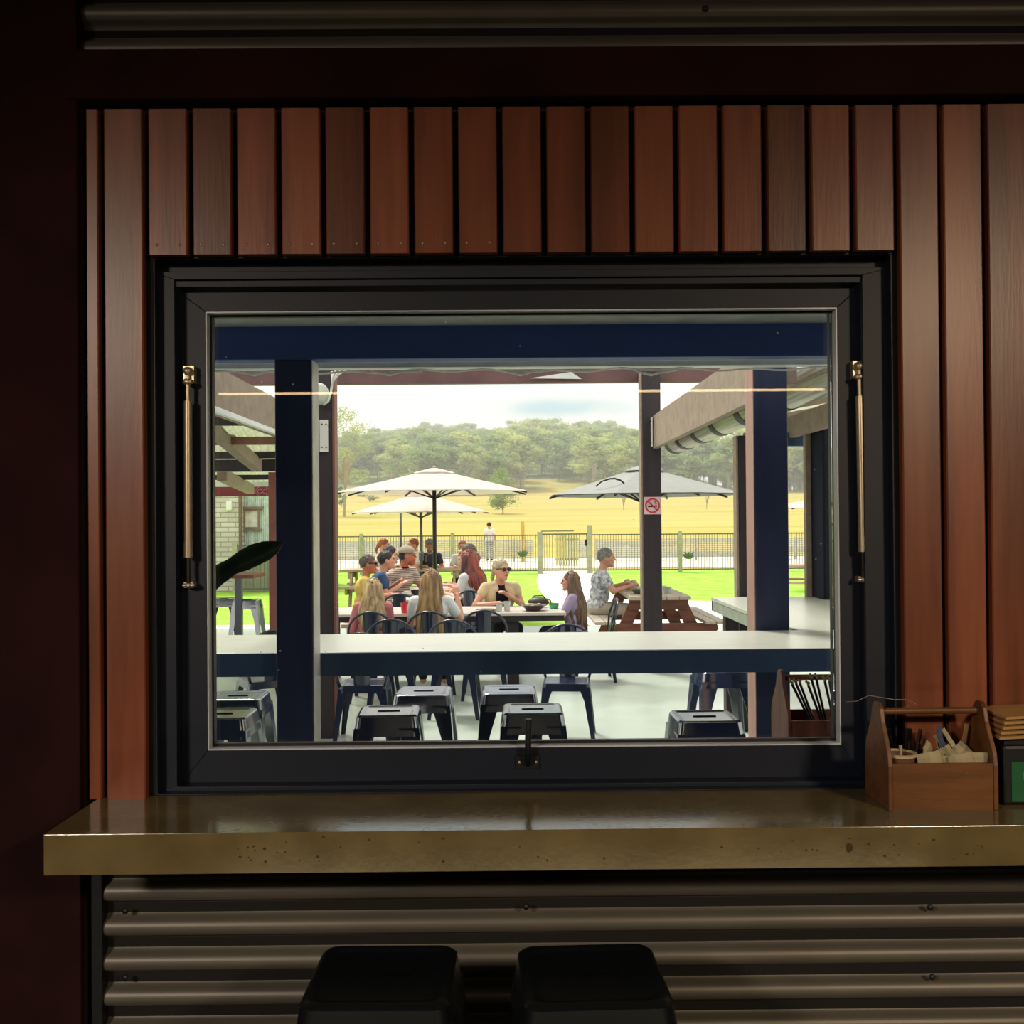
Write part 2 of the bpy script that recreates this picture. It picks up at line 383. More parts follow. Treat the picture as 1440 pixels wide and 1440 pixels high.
# gas struts either side
for side, (xt, yt, xb, yb) in enumerate(((264, 522, 265, 823), (1208, 515, 1214, 815))):
    ys = y2-.03; a = P(xt, yt, ys); b = P(xb, yb, ys); d = b-a
    body = MB(); body.tube([a+d*.14, a+d*.80], .0105, 14); body.tube([a+d*.80, a+d*.87], .0115, 14)
    g = wpart(body, 'gas_strut', chrome, auto=50)
    MB().tube([a+d*.86, b-d*.01], .0055, 10).build('piston_rod', mat('dark_rod', (96, 92, 88), .3, metal=.9), g, auto=50)
    br = MB(); br.tube([a+d*.02, a+d*.14], .006, 8); br.ell(a, (.012, .012, .012)); br.ell(a+d*.05, (.014, .01, .009))
    br.box(a.x-.014, a.x+.014, ys+.006, y2, a.z-.03, a.z+.015); br.tube([b+Vector((-.014, 0, 0)), b+Vector((.016, 0, 0))], .005, 8)
    br.box(b.x-.012, b.x+.012, ys+.0, y2, b.z-.006, b.z+.008); br.ell(b, .008)
    br.build('strut_bracket', chrome, g, auto=50)
# fluorescent strip on the ceiling side of the room, mirrored in the glass
lt = thing('strip_light', (0, -1.75, 2.60), 0, 'long thin warm strip light mirrored as a line in the window glass', 'light')
yv = 2.757*2+1.75
MB().box(-2.6, 2.6, -.006, .006, -.003, .013).build('light_tube', emit('warm_tube', (255, 214, 160), 9), lt, loc=(0, 0, Zp(552, yv)-2.60))
hs = MB(); hs.box(-2.62, 2.62, -.03, -.008, -.01, .03)
for sx in (-1.8, 1.8): hs.tube([(sx, -.02, .02), (sx, -.02, ztop-2.60-(Zp(552, yv)-2.60))], .004, 6)
hs.build('light_housing', black_m, lt, loc=(0, 0, Zp(552, yv)-2.60))

# ---- stools
def rr(h, r, z, n=5, cx=0, cy=0):
    pts = []
    for q, (sx, sy) in enumerate(((1,1),(-1,1),(-1,-1),(1,-1))):
        for i in range(n+1):
            a = math.pi/2*q + math.pi/2*i/n
            pts.append((cx+sx*(h-r)+r*math.cos(a), cy+sy*(h-r)+r*math.sin(a), z))
    return pts
def leg_mb(sx, sy, ht, ha, hb, wt, wb):
    """pressed-steel angle leg: corner line flares from (ha) at the top to (hb) at the floor"""
    mb = MB(); t = .004
    T = Vector((sx*ha, sy*ha, ht)); B = Vector((sx*hb, sy*hb, 0))
    for ax in (0, 1):
        def pt(c, w_):
            v = c.copy(); v[ax] -= (sx, sy)[ax]*w_; return v
        o = Vector((0, 0, 0)); o[1-ax] = -(sx, sy)[1-ax]*t
        v = [T, pt(T, wt), pt(T+(B-T)*.25, wt*.62), pt(B, wb), B]
        n = len(v); vs = v + [p+o for p in v]
        mb.add(vs, [tuple(range(n)), tuple(range(n, 2*n))[::-1]] + [(i, (i+1)%n, (i+1)%n+n, i+n) for i in range(n)])
    return mb
def make_stool(H, m, hb=.215, ha=.152, name='metal_stool'):
    t = thing(name, (0, 0, 0))
    s = MB(); s.loft([rr(ha+.012, .035, H-.10), rr(ha, .034, H-.03), rr(ha-.003, .034, H-.008), rr(ha-.012, .03, H), rr(ha-.028, .022, H), rr(ha-.034, .018, H-.004), rr(ha-.042, .016, H-.0045), rr(ha-.05, .014, H-.0045), rr(.01, .009, H-.0045)])
    s.build('seat', m, t, auto=40)
    MB().loft([rr(1, 1, 0)]*2, False) if 0 else None
    hh = MB(); hh.loft([[(x*.055, y*.010, H-.0042) for x, y, z in rr(1, .5, 0)], [(x*.055, y*.010, H-.0015) for x, y, z in rr(1, .5, 0)]])
    hh.build('hand_hole', mat('slot_black', (6, 6, 8), .9, spec=.1), t)
    for sx in (-1, 1):
        for sy in (-1, 1): leg_mb(sx, sy, H-.06, ha+.006, hb, .10, .03).build('leg', m, t)
    zc = H*.28; k = ha+.006 + (hb-ha-.006)*(1-zc/(H-.06)) - .012
    cb = MB(); cb.box(-k, k, -.012, .012, zc, zc+.003); cb.box(-.012, .012, -k, k, zc+.004, zc+.007)
    for sy in (-1, 1): cb.box(-k, k, sy*k-.003, sy*k+.003, zc-.01, zc+.01); cb.box(sy*k-.003, sy*k+.003, -k, k, zc-.01, zc+.01)
    cb.build('crossbar', m, t)
    return t
inst = make_stool(.75, mat('black_stool_paint', (13, 19, 23), .3, var=.06), name='black_stool')
tag(inst, 'black metal stool against corrugated wall, left of two in the room', 'stool', 'stools under the concrete ledge')
inst.location = (Xp(534, 2.16), 2.155, 0); inst.rotation_euler.z = R(-1)
i2 = copy_tree(inst); i2.location = (Xp(826, 2.155), 2.148, 0); i2.rotation_euler.z = R(2)
tag(i2, 'black metal stool against corrugated wall, right of two in the room')

# ---- wooden caddies
def caddy(loc, rz, m, wdt, dep, label):
    t = thing('wooden_caddy', loc, rz, label, 'caddy')
    h = .11; th = .011
    def side(x):
        q = [(-dep/2, 0), (dep/2, 0), (dep/2, .105), (dep/2*.92, .135), (.036, .20), (.026, .232), (.012, .245), (-.012, .245), (-.026, .232), (-.036, .20), (-dep/2*.92, .135), (-dep/2, .105)]
        mb = MB(); mb.prism(q, 'x', x-th/2, x+th/2); return mb.build('side_panel', m, t, bevel=.002)
    side(-wdt/2+th/2); side(wdt/2-th/2)
    MB().box(-wdt/2+th, wdt/2-th, -dep/2+.004, -dep/2+.013, 0, h).build('front_panel', m, t)
    MB().box(-wdt/2+th, wdt/2-th, dep/2-.013, dep/2-.004, 0, h).build('back_panel', m, t)
    MB().box(-wdt/2+th, wdt/2-th, -dep/2+.013, dep/2-.013, 0, .008).build('base', m, t)
    MB().tube([(-wdt/2+th/2, 0, .222), (wdt/2-th/2, 0, .222)], .0085, 12).build('handle', m, t, auto=50)
    return t
cw = .262; cx = (P(1250, 1100, 2.43).x + P(1404, 1100, 2.43).x)/2; cdp = .160
c1_ = caddy((cx, 2.43+cdp/2, SILL), 0, tote, cw, cdp, 'orange brown wooden caddy of packets on the concrete ledge, indoors')
cl = Vector((cx, 2.43+cdp/2, SILL))
def at(dx, dy, dz): return cl + Vector((dx, dy, dz))
# paper cup in caddy
cup = thing('paper_cup', at(-.083, -.02, .009), 0, 'brown paper cup with white rim in the wooden caddy', 'cup')
MB().lathe([(.0, 0), (.030, 0), (.038, .108), (.041, .109), (.042, .113), (.039, .115), (.036, .112), (.030, .03), (0, .03)], n=24).build('cup_body', mat('brown_cup', (120, 84, 58), .6), cup, auto=50)
MB().lathe([(.0385, .107), (.0425, .110), (.0425, .116), (.038, .117), (.036, .112)], n=24).build('rim', mat('cup_rim', (210, 196, 160), .5), cup, auto=50)
st = MB(); st.tube([at(-.078, -.02, .045), at(-.078, -.018, .142)], [.003, .0045], 6)
tag(st.build('wooden_stirrer', paper), 'small pale stirrer standing in the brown paper cup', 'stirrer')
# packets
random.seed(3)
GP = 'paper packets piled in the wooden caddy'
pk = [(-.022, -.060, .118, .055, -10), (.01, -.050, .113, .05, 18), (.055, -.060, .113, .055, -14), (.092, -.052, .118, .05, 6), (.0, .0, .125, .05, 40), (.04, .02, .13, .045, 70), (.03, -.02, .128, .04, -30), (.075, .0, .127, .045, -50)]
lab = ['flat cream packet beside the paper cup, front left of pile', 'tilted cream packet second from the paper cup', 'cream packet with dipped corner, front centre of pile',
       'upright cream packet at the right end of pile', 'crumpled cream packet at the back of pile by the cup', 'cream packet at the back of the pile under blue sticks',
       'small cream packet lying mid pile', 'cream packet leaning behind the right end of pile']
for (dx, dy, dz, s, a), lb in zip(pk, lab):
    mb = MB(); w2, h2 = s/2, s*.42
    n = 5; vs = []
    for k2 in (0, .003):
        for j in range(n):
            for i in range(n):
                u = i/(n-1)*2-1; v = j/(n-1)*2-1
                vs.append((u*w2, k2+.006*math.sin(2.3*u+dx*90)+.003*math.cos(4*v), v*h2))
    fs = []
    for j in range(n-1):
        for i in range(n-1):
            q = j*n+i; fs += [(q, q+1, q+1+n, q+n), (q+n*n, q+n+n*n, q+1+n+n*n, q+1+n*n)]
    bd_ = [i for i in range(n)] + [j*n+n-1 for j in range(1, n)] + [(n-1)*n+i for i in range(n-2, -1, -1)] + [j*n for j in range(n-2, 0, -1)]
    for i in range(len(bd_)):
        p_, q_ = bd_[i], bd_[(i+1)%len(bd_)]; fs.append((p_, q_, q_+n*n, p_+n*n))
    mb.add(vs, fs); o = mb.build('paper_packet', paper, loc=at(dx, dy, dz-.008)); o.rotation_euler = (R(-22), R(a), R(a*.5))
    tag(o, lb, 'packet', GP)
for (dx, dy, a, b, lb, m_) in ((.052, .0, -28, 12, 'long blue and white sugar stick leaning left in the caddy', bluepaper), (.068, -.01, -42, -4, 'pale sugar stick crossing low over the packets', paper),
                           (.040, .02, -8, 6, 'blue sugar stick standing tallest in the caddy', bluepaper), (.085, .01, -30, -10, 'pale sugar stick leaning in front of the blue ones', paper), (.092, .03, 8, 3, 'short wide tan stick at the right of the caddy', kraft)):
    o = MB().box(-.0055, .0055, -.0015, .0015, 0, .085).build('sugar_stick', m_, loc=at(dx, dy, .10), bevel=.001); o.rotation_euler = (R(b), R(a), 0)
    tag(o, lb, 'sugar stick', 'sugar sticks in the wooden caddy')
# black cutlery standing behind, in indoor caddy
for i, (dx, a, b) in enumerate(((-.060, -8, 5), (-.045, 3, 8), (-.030, 10, 3), (-.02, -4, 10))):
    mb = MB(); mb.tube([(0, 0, 0), (0, 0, .16)], .0045, 6)
    o = mb.build('black_straw', cutlery_black, loc=at(dx, .05, .01)); o.rotation_euler = (R(b*.3), R(a), 0)
    tag(o, ['black straw standing farthest left behind the paper cup', 'black straw second from left behind the paper cup', 'black straw leaning right behind the packets', 'black straw upright between cup and packets'][i], 'straw', 'black straws in the indoor caddy')
wr = MB(); wr.tube([P(1190, 987, 2.49), P(1205, 986, 2.50), P(1222, 978, 2.50), P(1240, 981, 2.50), P(1258, 984, 2.50), P(1275, 984, 2.50), P(1288, 990, 2.505), at(-.06, .03, .222)], .0009, 5)
tag(wr.build('silver_wire', chrome), 'thin crinkled silver wire sticking out left above the indoor caddy', 'wire')
# napkin dispenser at right
nx0 = P(1412, 1080, 2.46).x
nd = thing('napkin_dispenser', (nx0+.07, 2.53, SILL), 0, 'black napkin dispenser with green front label on the ledge', 'dispenser')
MB().box(-.07, .10, -.065, .06, 0, .145).build('dispenser_body', black_m, nd, bevel=.008)
MB().box(-.05, .09, -.0665, -.065, .01, .105).build('green_label', green_m, nd)
gt = MB(); zz = .062
gt.box(-.022, -.018, -.068, -.0666, zz, zz+.02); gt.box(-.01, -.006, -.068, -.0666, zz, zz+.02); gt.beam((-.02, -.0673, zz+.018), (-.008, -.0673, zz+.002), .0012, .004, up=(1,0,1))
gt.build('label_lettering', mat('pale_letters', (150, 176, 130), .6), nd)
npk = MB()
for i in range(5):
    npk.add(*[[(-.075+.004*i, -.07, .172+.012*i), (.12, -.072, .180+.012*i), (.12, .05, .182+.012*i), (-.07, .05, .174+.012*i), (-.075+.004*i, -.07, .178+.012*i), (.12, -.072, .188+.012*i), (.12, .05, .190+.012*i), (-.07, .05, .182+.012*i)],
              [(3,2,1,0),(4,5,6,7),(0,1,5,4),(1,2,6,5),(2,3,7,6),(3,0,4,7)]])
npo = npk.build('napkin_stack', kraft, loc=(nx0+.065, 2.53, SILL-.012)); tag(npo, 'stack of folded brown paper napkins above the black dispenser', 'napkins')
MB().box(-.06, .10, -.05, .05, .145, .162).build('napkin_tray', black_m, nd)
# outdoor caddy on the outer half of the ledge
oc = caddy((P(1172, 1000, 3.03).x, 3.05, SILL), 0, tote2, .31, .19, 'red brown wooden caddy outside the glass at right')
ol = Vector(oc.location)
for i in range(11):
    a = (-25, -23, -21, -19, -16, -13, -11, -8, -6, -4, 10)[i]; L_ = .215-.004*(i%4); dx = -.035+.0075*i
    mb = MB(); mb.tube([(0, 0, 0), (0, 0, L_)], [.0032, .0042], 7)
    o = mb.build('black_straw', cutlery_black if i != 10 else paper, loc=ol+Vector((dx, -.05+.03*(i%3), .012))); o.rotation_euler = (R(4*(i%3)-4), R(a), 0)
    mb = MB(); mb.tube([(0, 0, L_), (.003, 0, L_+.006), (-.002, .002, L_+.013), (.002, 0, L_+.018)], [.004, .0055, .004, .002], 6); mb.build('paper_tip', paper, o)
    tag(o, ['first', 'second', 'third', 'fourth', 'fifth', 'sixth', 'seventh', 'eighth', 'ninth', 'tenth', 'eleventh'][i]+' wrapped straw from the left in the caddy outside the glass', 'straw', 'black straws in the outdoor caddy')
o = MB().box(-.02, .085, -.06, .05, .085, .094).build('napkin_stack', kraft, loc=ol+Vector((.03, 0, 0))); tag(o, 'flat tan napkins lying in the outdoor caddy', 'napkins')
MB().box(-.02, .085, -.06, .05, .011, .084).build('napkin_filler', kraft, o)
# hanging leaf plant outside at left
pl = thing('potted_strelitzia', (-1.55, 3.30, 0), 0, 'dark broad leaf of a potted plant reaching in from the left', 'plant')
MB().lathe([(0, 0), (.16, 0), (.21, .42), (.225, .43), (.225, .46), (.195, .46), (.18, .40), (0, .40)], n=24).build('pot', mat('clay_pot', (90, 70, 62), .7), pl, auto=50)
MB().lathe([(0, .38), (.185, .405)], n=24).build('soil', mat('soil', (50, 40, 32), .9), pl)
def leaf(pts, wid, name='leaf'):
    mb = MB(); n = len(pts); pts = [Vector(p) for p in pts]; vs = []; fs = []
    for k3 in (0, 1):
        for i, p in enumerate(pts):
            d = (pts[min(i+1, n-1)]-pts[max(i-1, 0)]).normalized(); s_ = Vector((-d.z, 0, d.x)); w_ = wid[i]
            for j in range(5):
                u = j/2-1
                vs.append(p + s_*w_*u + Vector((0, .35*abs(u)*w_ + .003*k3, 0)))
    for k3 in (0, 1):
        for i in range(n-1):
            for j in range(4):
                q = k3*n*5+i*5+j; fs.append((q, q+1, q+6, q+5))
    for i in range(n-1):
        for j in (0, 4): q = i*5+j; fs.append((q, q+5, q+5+n*5, q+n*5))
    mb.add(vs, fs); o = mb.build(name, leaf_dark, pl, smooth=True); o.location = -Vector(pl.location); return o
dl = 3.15
ptsL = [P(270, 838, dl), P(300, 812, dl), P(325, 797, dl), P(342, 788, dl), P(358, 780, dl), P(374, 774, dl), P(386, 769, dl), P(397, 763, dl)]
leaf(ptsL, [.040, .032, .026, .033, .034, .030, .020, .003])
stm = MB(); stm.tube([(-1.55, 3.3, .40), (-1.50, 3.25, .9), (-1.22, 3.17, 1.4), ptsL[0]], [.02, .016, .012, .01], 8)
so2 = stm.build('stem', leaf_dark, pl); so2.location = -Vector(pl.location)
stm = MB(); stm.tube([(-1.55, 3.3, .40), (-1.62, 3.32, 1.0), (-1.8, 3.4, 1.5)], [.02, .016, .012], 8)
so2 = stm.build('stem', leaf_dark, pl); so2.location = -Vector(pl.location)
leaf([(-1.8, 3.4, 1.5), (-1.9, 3.42, 1.7), (-1.95, 3.44, 1.95), (-1.96, 3.46, 2.1)], [.02, .09, .08, .004])

# ================================================================== EXTERIOR GROUND
struct(MB().box(-12, 12, 2.84, 16.2, -.12, 0).build('patio_floor', patio))
sil = [(380, 640), (475, 612), (500, 612), (540, 606), (640, 601), (700, 606), (722, 600), (742, 588), (800, 596), (860, 603), (900, 612), (950, 632), (1000, 648), (1035, 656), (1120, 664), (1300, 668)]
def silz(px):
    for (a, b), (c, d_) in zip(sil[:-1], sil[1:]):
        if a <= px <= c: return b+(d_-b)*(px-a)/(c-a)
    return 660
def hgt(x, y):
    """height of the land beyond the fence"""
    if y < 40: return 0
    t = min((y-40)/240, 1); h = 8.2*t*t*(3-2*t)*.9
    h += 1.2*math.sin(x*.02+1)*t
    if y > 215:
        px = 712 + x*1440/y; crest = (730-silz(min(max(px, 380), 1300)))/1440*430 + 1.7 - 10.0
        if y < 430: u = (y-215)/215; h += (crest-h)*u**1.15
        else: h = crest - (y-430)*.25
    return h
def terrain(name, x0f, x1f, ys, nx, m, fz=0, hf=None):
    vs = []; fs = []
    for y in ys:
        for i in range(nx+1):
            x = x0f(y)+(x1f(y)-x0f(y))*i/nx; vs.append((x, y, (hf or hgt)(x, y)+fz))
    for j in range(len(ys)-1):
        for i in range(nx): q = j*(nx+1)+i; fs.append((q, q+1, q+nx+2, q+nx+1))
    mb = MB(); mb.add(vs, fs); return struct(mb.build(name, m, smooth=True))
terrain('field', lambda y: -60-y*.9, lambda y: 60+y*.9, [33.5, 40, 50, 60, 75, 90, 110, 130, 150, 170, 190, 205, 215, 222, 232, 244, 256], 60, field_m, -.02)
terrain('hill', lambda y: -60-y*.9, lambda y: 60+y*.9, [256, 270, 290, 310, 335, 360, 385, 410, 430, 450, 500, 600], 60, mat('forest_floor', (160, 172, 104), .95, scale=.12, col2=(120, 140, 84), bump=.5, bscale=2, spec=.05), -.02)
struct(MB().box(-30, 30, 16.2, 34, -.12, -.004).build('lawn', grass_m))
# pale path from the gate, curving to the paved edge by the right-hand table
cL = [(P(757, 730, 32).x, 33.5), (Xp(757, 32), 32), (Xp(752, 28), 28), (Xp(754, 24), 24), (Xp(765, 22), 22), (Xp(790, 20.4), 20.4), (Xp(830, 19.4), 19.4), (Xp(880, 19.0), 19.0), (Xp(980, 20.5), 20.5), (Xp(1100, 20), 20.2), (Xp(1250, 20), 20)]
cR = [(14, 16.15), (Xp(720, 16.15), 16.15)]
pth = MB()
outer = [(Xp(830, 32), 33.5), (Xp(835, 32), 32), (Xp(832, 28), 28), (Xp(838, 25.5), 25.5), (Xp(855, 23.4), 23.4), (Xp(880, 22.0), 22.2), (Xp(930, 20.9), 21.2), (Xp(1000, 20.4), 20.8), (Xp(1100, 20), 20.4), (Xp(1250, 20), 20.2)]
inner = [(Xp(757, 32), 33.5), (Xp(757, 32), 32), (Xp(754, 28), 28), (Xp(757, 25), 25), (Xp(764, 22.5), 22.5), (Xp(780, 20.4), 20.4), (Xp(800, 18.6), 18.6), (Xp(815, 17.2), 17.2), (Xp(822, 16.6), 16.6), (Xp(830, 16.15), 16.15)]
vs = [(x, y, .004) for x, y in outer] + [(x, y, .004) for x, y in inner]; n = len(outer)
pth.add(vs + [(x, y, -.05) for x, y, z in vs], [(i, i+1, n+i+1, n+i) for i in range(n-1)])
pth.add([(Xp(830, 16.15), 16.15, .003), (Xp(1250, 20), 16.15, .003), (Xp(1250, 20), 20.2, .003)], [(0, 1, 2)])
struct(pth.build('path', path_m))
# paved strip by left picnic table
struct(MB().box(Xp(440, 17), Xp(505, 17), 16.2, 17.6, -.05, .003).build('paving', path_m))
struct(MB().box(-9, -2.9, 16.2, 16.8, -.05, .003).build('paving', path_m))
# pale gravel road beyond the fence
struct(MB().box(-60, 60, 35.0, 54, -.05, .012).build('road', mat('pale_gravel', (214, 206, 190), .9, var=.06, scale=3)))

# ================================================================== FENCE
def fence_run(px0, px1, d, label, posts, nm='picket_fence', hz=1.22):
    x0, x1 = Xp(px0, d), Xp(px1, d)
    t = thing(nm, (x0, d, 0), 0, label, 'fence')
    ps = [x0]+[Xp(p_, d) for p_ in posts]+[x1]
    for a, b in zip(ps[:-1], ps[1:]):
        mb = MB(); n = max(2, int((b-a)/.082))
        for i in range(1, n):
            x = a+(b-a)*i/n-x0; mb.box(x-.0065, x+.0065, -.006, .006, .06, hz)
        for z in (.09, hz-.03): mb.box(a-x0, b-x0, -.016, .016, z-.017, z+.017)
        mb.build('fence_panel', fencem, t)
    for x in (ps if nm == 'mesh_fence' else ps[1:-1]):
        MB().box(x-x0-.055, x-x0+.055, -.05, .05, 0, hz+.06).build('fence_post', fencepost, t)
    return t
fence_run(380, 757, 32, 'dark picket fence left of the gate, behind the lawn', (508, 636))
fence_run(832, 1290, 32, 'dark picket fence right of the gate, behind the lawn', (956, 1098))
gx0, gx1 = Xp(761, 31.9), Xp(826, 31.9)
g = thing('garden_gate', (gx0, 31.9, 0), 0, 'dark barred gate between two timber posts at the path end', 'gate')
mb = MB()
for i in range(1, 17): x = (gx1-gx0)*i/17; mb.box(x-.007, x+.007, -.006, .006, .08, 1.22)
mb.build('gate_bars', fencem, g)
mb = MB(); W_ = gx1-gx0; mb.box(0, W_, -.02, .02, .08, .12); mb.box(0, W_, -.02, .02, 1.2, 1.24); mb.box(0, .04, -.02, .02, .08, 1.24); mb.box(W_-.04, W_, -.02, .02, .08, 1.24)
mb.box(W_*.0, W_*.7, -.02, .02, 1.30, 1.33); mb.build('gate_frame', fencem, g)
mb = MB(); mb.box(W_-.09, W_-.03, -.05, -.02, .85, 1.05); mb.build('gate_latch', alu, g)
for px, hh, lb in ((759, 1.30, 'pale square timber gate post on the left of the gate'), (829, 1.50, 'taller pale timber gate post on the right of the gate')):
    x = Xp(px, 31.8); o = MB().box(-.08, .08, -.08, .08, 0, hh).build('gate_post', fencepost, loc=(x, 31.8, 0), bevel=.01); tag(o, lb, 'post', 'gate posts')
# screen of horizontal rails beyond the road and small things by the fence
sc_ = thing('rail_screen', (0, 41, 0), 0, 'low pale screen with close horizontal rails beyond the fence', 'fence')
for k_, (a, b) in enumerate(((300, 750), (800, 830), (838, 1290))):
    mb = MB(); x0, x1 = Xp(a, 41), Xp(b, 41)
    for i in range(9): mb.box(x0, x1, -.01, .01, .12+.085*i, .12+.085*i+.066)
    for i in range(int((x1-x0)/2)+1): x = min(x0+2*i, x1); mb.box(x-.04, x+.04, .01, .06, -.1, .9)
    mb.build('rail_panel', mat('pale_rails', (196, 196, 184), .8), sc_)
def basket(px, py, d, w_, label):
    p = P(px, py, d); t = thing('hanging_basket', p, 0, label, 'basket', 'planter baskets on the fence')
    MB().lathe([(0, -.14), (w_*.30, -.12), (w_*.5, .02), (w_*.52, .02), (w_*.5, 0)], n=14).build('basket', mat('grey_wicker', (120, 124, 116), .8), t, smooth=True)
    mb = MB(); random.seed(int(px))
    for i in range(26):
        a = random.uniform(0, 6.28); r = random.uniform(0, w_*.5)
        mb.tube([(r*math.cos(a)*.5, r*math.sin(a)*.3, 0), (r*math.cos(a), r*math.sin(a)*.5, random.uniform(.03, .09))], [.012, .004], 4)
    mb.build('basket_plant', mat('basket_green', (110, 130, 90), .8), t); return t
basket(735, 777, 31.7, .34, 'grey wicker planter basket hung left of the gate'); basket(968, 780, 31.7, .36, 'grey wicker planter basket hung on the right fence')
o = MB().box(-.07, .07, -.07, .07, 0, 1.6).build('marker_post', mat('yellow_timber', (214, 176, 98), .8), loc=(Xp(735, 40.5), 40.5, 0), bevel=.01); tag(o, 'yellow timber post standing beyond the fence above the basket', 'post')
o = thing('slatted_gate', (Xp(797, 37), 37, 0), 0, 'yellowish slatted timber gate seen through the barred gate', 'gate')
mb = MB()
for i in range(9): mb.box(-.40+i*.09, -.34+i*.09, -.01, .01, .0, 1.12)
mb.build('gate_slats', mat('yellow_slats', (200, 196, 130), .8), o)
for z in (.2, .9): MB().box(-.42, .42, .01, .04, z, z+.08).build('gate_rail', fencepost, o)

# ================================================================== TREES
random.seed(11)
def crown_mesh(name, mcol, n, shape, seed, leaf_n, leaf_s, ball=.5):
    random.seed(seed); mb = MB(); blobs = []
    for i in range(n):
        a = random.uniform(0, 6.28); z = random.uniform(.0, 1); r = shape(z)*math.sqrt(random.random())
        blobs.append((Vector((r*math.cos(a), r*math.sin(a), z)), random.uniform(.14, .26)))
    for i in range(leaf_n):
        c, r = random.choice(blobs)
        d = Vector((random.gauss(0, 1), random.gauss(0, 1), random.gauss(0, 1))).normalized()
        p = c + Vector((d.x, d.y, d.z*.62))*r*random.uniform(.6, 1.05)
        s_ = leaf_s*random.uniform(.6, 1.3)
        a = Vector((random.gauss(0, 1), random.gauss(0, 1), random.gauss(0, .5))).normalized(); b = a.cross(d).normalized()
        mb.add([p-a*s_, p+b*s_*.6, p+a*s_, p-b*s_*.6], [(0, 1, 2, 3)])
    for c, r in blobs:
        ball and mb.ell(c, (r*ball, r*ball, r*ball*.64), 7, 5)
    return mb.mesh(name, mcol)
def trunk_mesh(name, m, base, seed, spread=.25, n=6):
    random.seed(seed); mb = MB()
    mb.tube([(0, 0, base), (.01, .0, base*.5), (.02, .01, 0), (.0, .02, .5)], [.024, .02, .016, .006], 6)
    for i in range(n):
        a = random.uniform(0, 6.28); z0 = random.uniform(base*.4, .2); l = random.uniform(.5, 1)*spread
        mb.tube([(.01, 0, z0), (l*.6*math.cos(a), l*.6*math.sin(a), z0+.2), (l*math.cos(a), l*math.sin(a), z0+.45)], [.016, .010, .004], 5)
    return mb.mesh(name, m)
gums = [mat('gum_leaves_pale', (186, 200, 132), .9, var=.10, scale=3, spec=.1, transl=.3), mat('gum_leaves_olive', (160, 184, 118), .9, var=.12, scale=3, spec=.1, transl=.3),
        mat('gum_leaves_yellow', (204, 212, 132), .9, var=.10, scale=3, spec=.1, transl=.3), mat('gum_leaves_grey', (158, 178, 130), .9, var=.10, scale=3, spec=.1, transl=.3)]
barkm = mat('pale_bark', (172, 164, 146), .9, var=.12)
shp = [lambda z: .42*math.sin(math.pi*(.15+.8*z)), lambda z: .50*math.sqrt(max(0, 1-(2*z-.9)**2)), lambda z: .36*(1.05-z)+.06]
kinds = []
for i in range(6):
    cm = crown_mesh('crown', gums[i%4], 18, shp[i%3 if i % 3 < 2 else 0], 20+i, 1500, .036)
    tm = trunk_mesh('trunk', barkm, -.45, 40+i)
    kinds.append((cm, tm))
def tree(x, y, h, k, label, group, name='gum_tree', wide=1):
    t = thing(name, (x, y, hgt(x, y)-.1), random.uniform(0, 6.28), label, 'tree', group)
    s_ = h/1.5
    for nm, me in (('crown', kinds[k][0]), ('trunk', kinds[k][1])):
        o = bpy.data.objects.new(nm, me); COL.objects.link(o); o.parent = t; o.location = (0, 0, .46*s_); o.scale = (s_*wide, s_*wide, s_)
    return t
random.seed(5)
# land heights follow the ridge line of the photograph's hill
cnt = 0; FL = 'pale green gum tree in the forest covering the hill'
rows = [(222, 1.0), (235, 1), (250, 1), (268, 1), (288, 1), (310, 1), (335, 1), (362, 1), (395, 1), (425, 1)]
for ri, (y, _) in enumerate(rows):
    stp = 22
    px = 395 + random.uniform(0, 20)
    while px < 1180:
        yy = y+random.uniform(-7, 7); h = random.uniform(9.5, 13.5)
        if 440 < px < 1165 and cnt < 298:
            x = Xp(px, yy)
            if not (ri < 3 and yy < 258 and (px < 545 or 742 < px < 822)):
                tree(x, yy, h, random.randrange(6), ['pale trunked gum tree at the foot of the wooded hill', 'leafy gum tree partway up the wooded hill slope', 'gum tree near the skyline of the wooded hill'][min(2, ri//3)] + [', towards the left post', ', above the cream umbrella', ', above the grey umbrella', ', right of the signed post'][0 if px < 520 else 1 if px < 760 else 2 if px < 915 else 3], 'forest trees on the hill', wide=1.25); cnt += 1
        px += stp*random.uniform(.75, 1.2)
# the rest of the forest, past the three hundred trees built one by one
random.seed(91)
small = []
for i in range(4):
    c_ = MB(); base = []
    for j in range(16):
        a = random.uniform(0, 6.28); z = random.random(); r = shp[i%2](z)*math.sqrt(random.random()); base.append((Vector((r*math.cos(a), r*math.sin(a), z)), random.uniform(.14, .24)))
    for j in range(330):
        c, r = random.choice(base); d_ = Vector((random.gauss(0, 1), random.gauss(0, 1), random.gauss(0, 1))).normalized()
        p = c+Vector((d_.x, d_.y, d_.z*.62))*r; s_ = .05*random.uniform(.6, 1.3); a = Vector((random.gauss(0, 1), random.gauss(0, 1), random.gauss(0, .5))).normalized(); b = a.cross(d_).normalized()
        c_.add([p-a*s_, p+b*s_*.6, p+a*s_, p-b*s_*.6], [(0, 1, 2, 3)])
    for c, r in base: c_.ell(c, (r*.5, r*.5, r*.32), 6, 4)
    small.append(c_)
fo = MB()
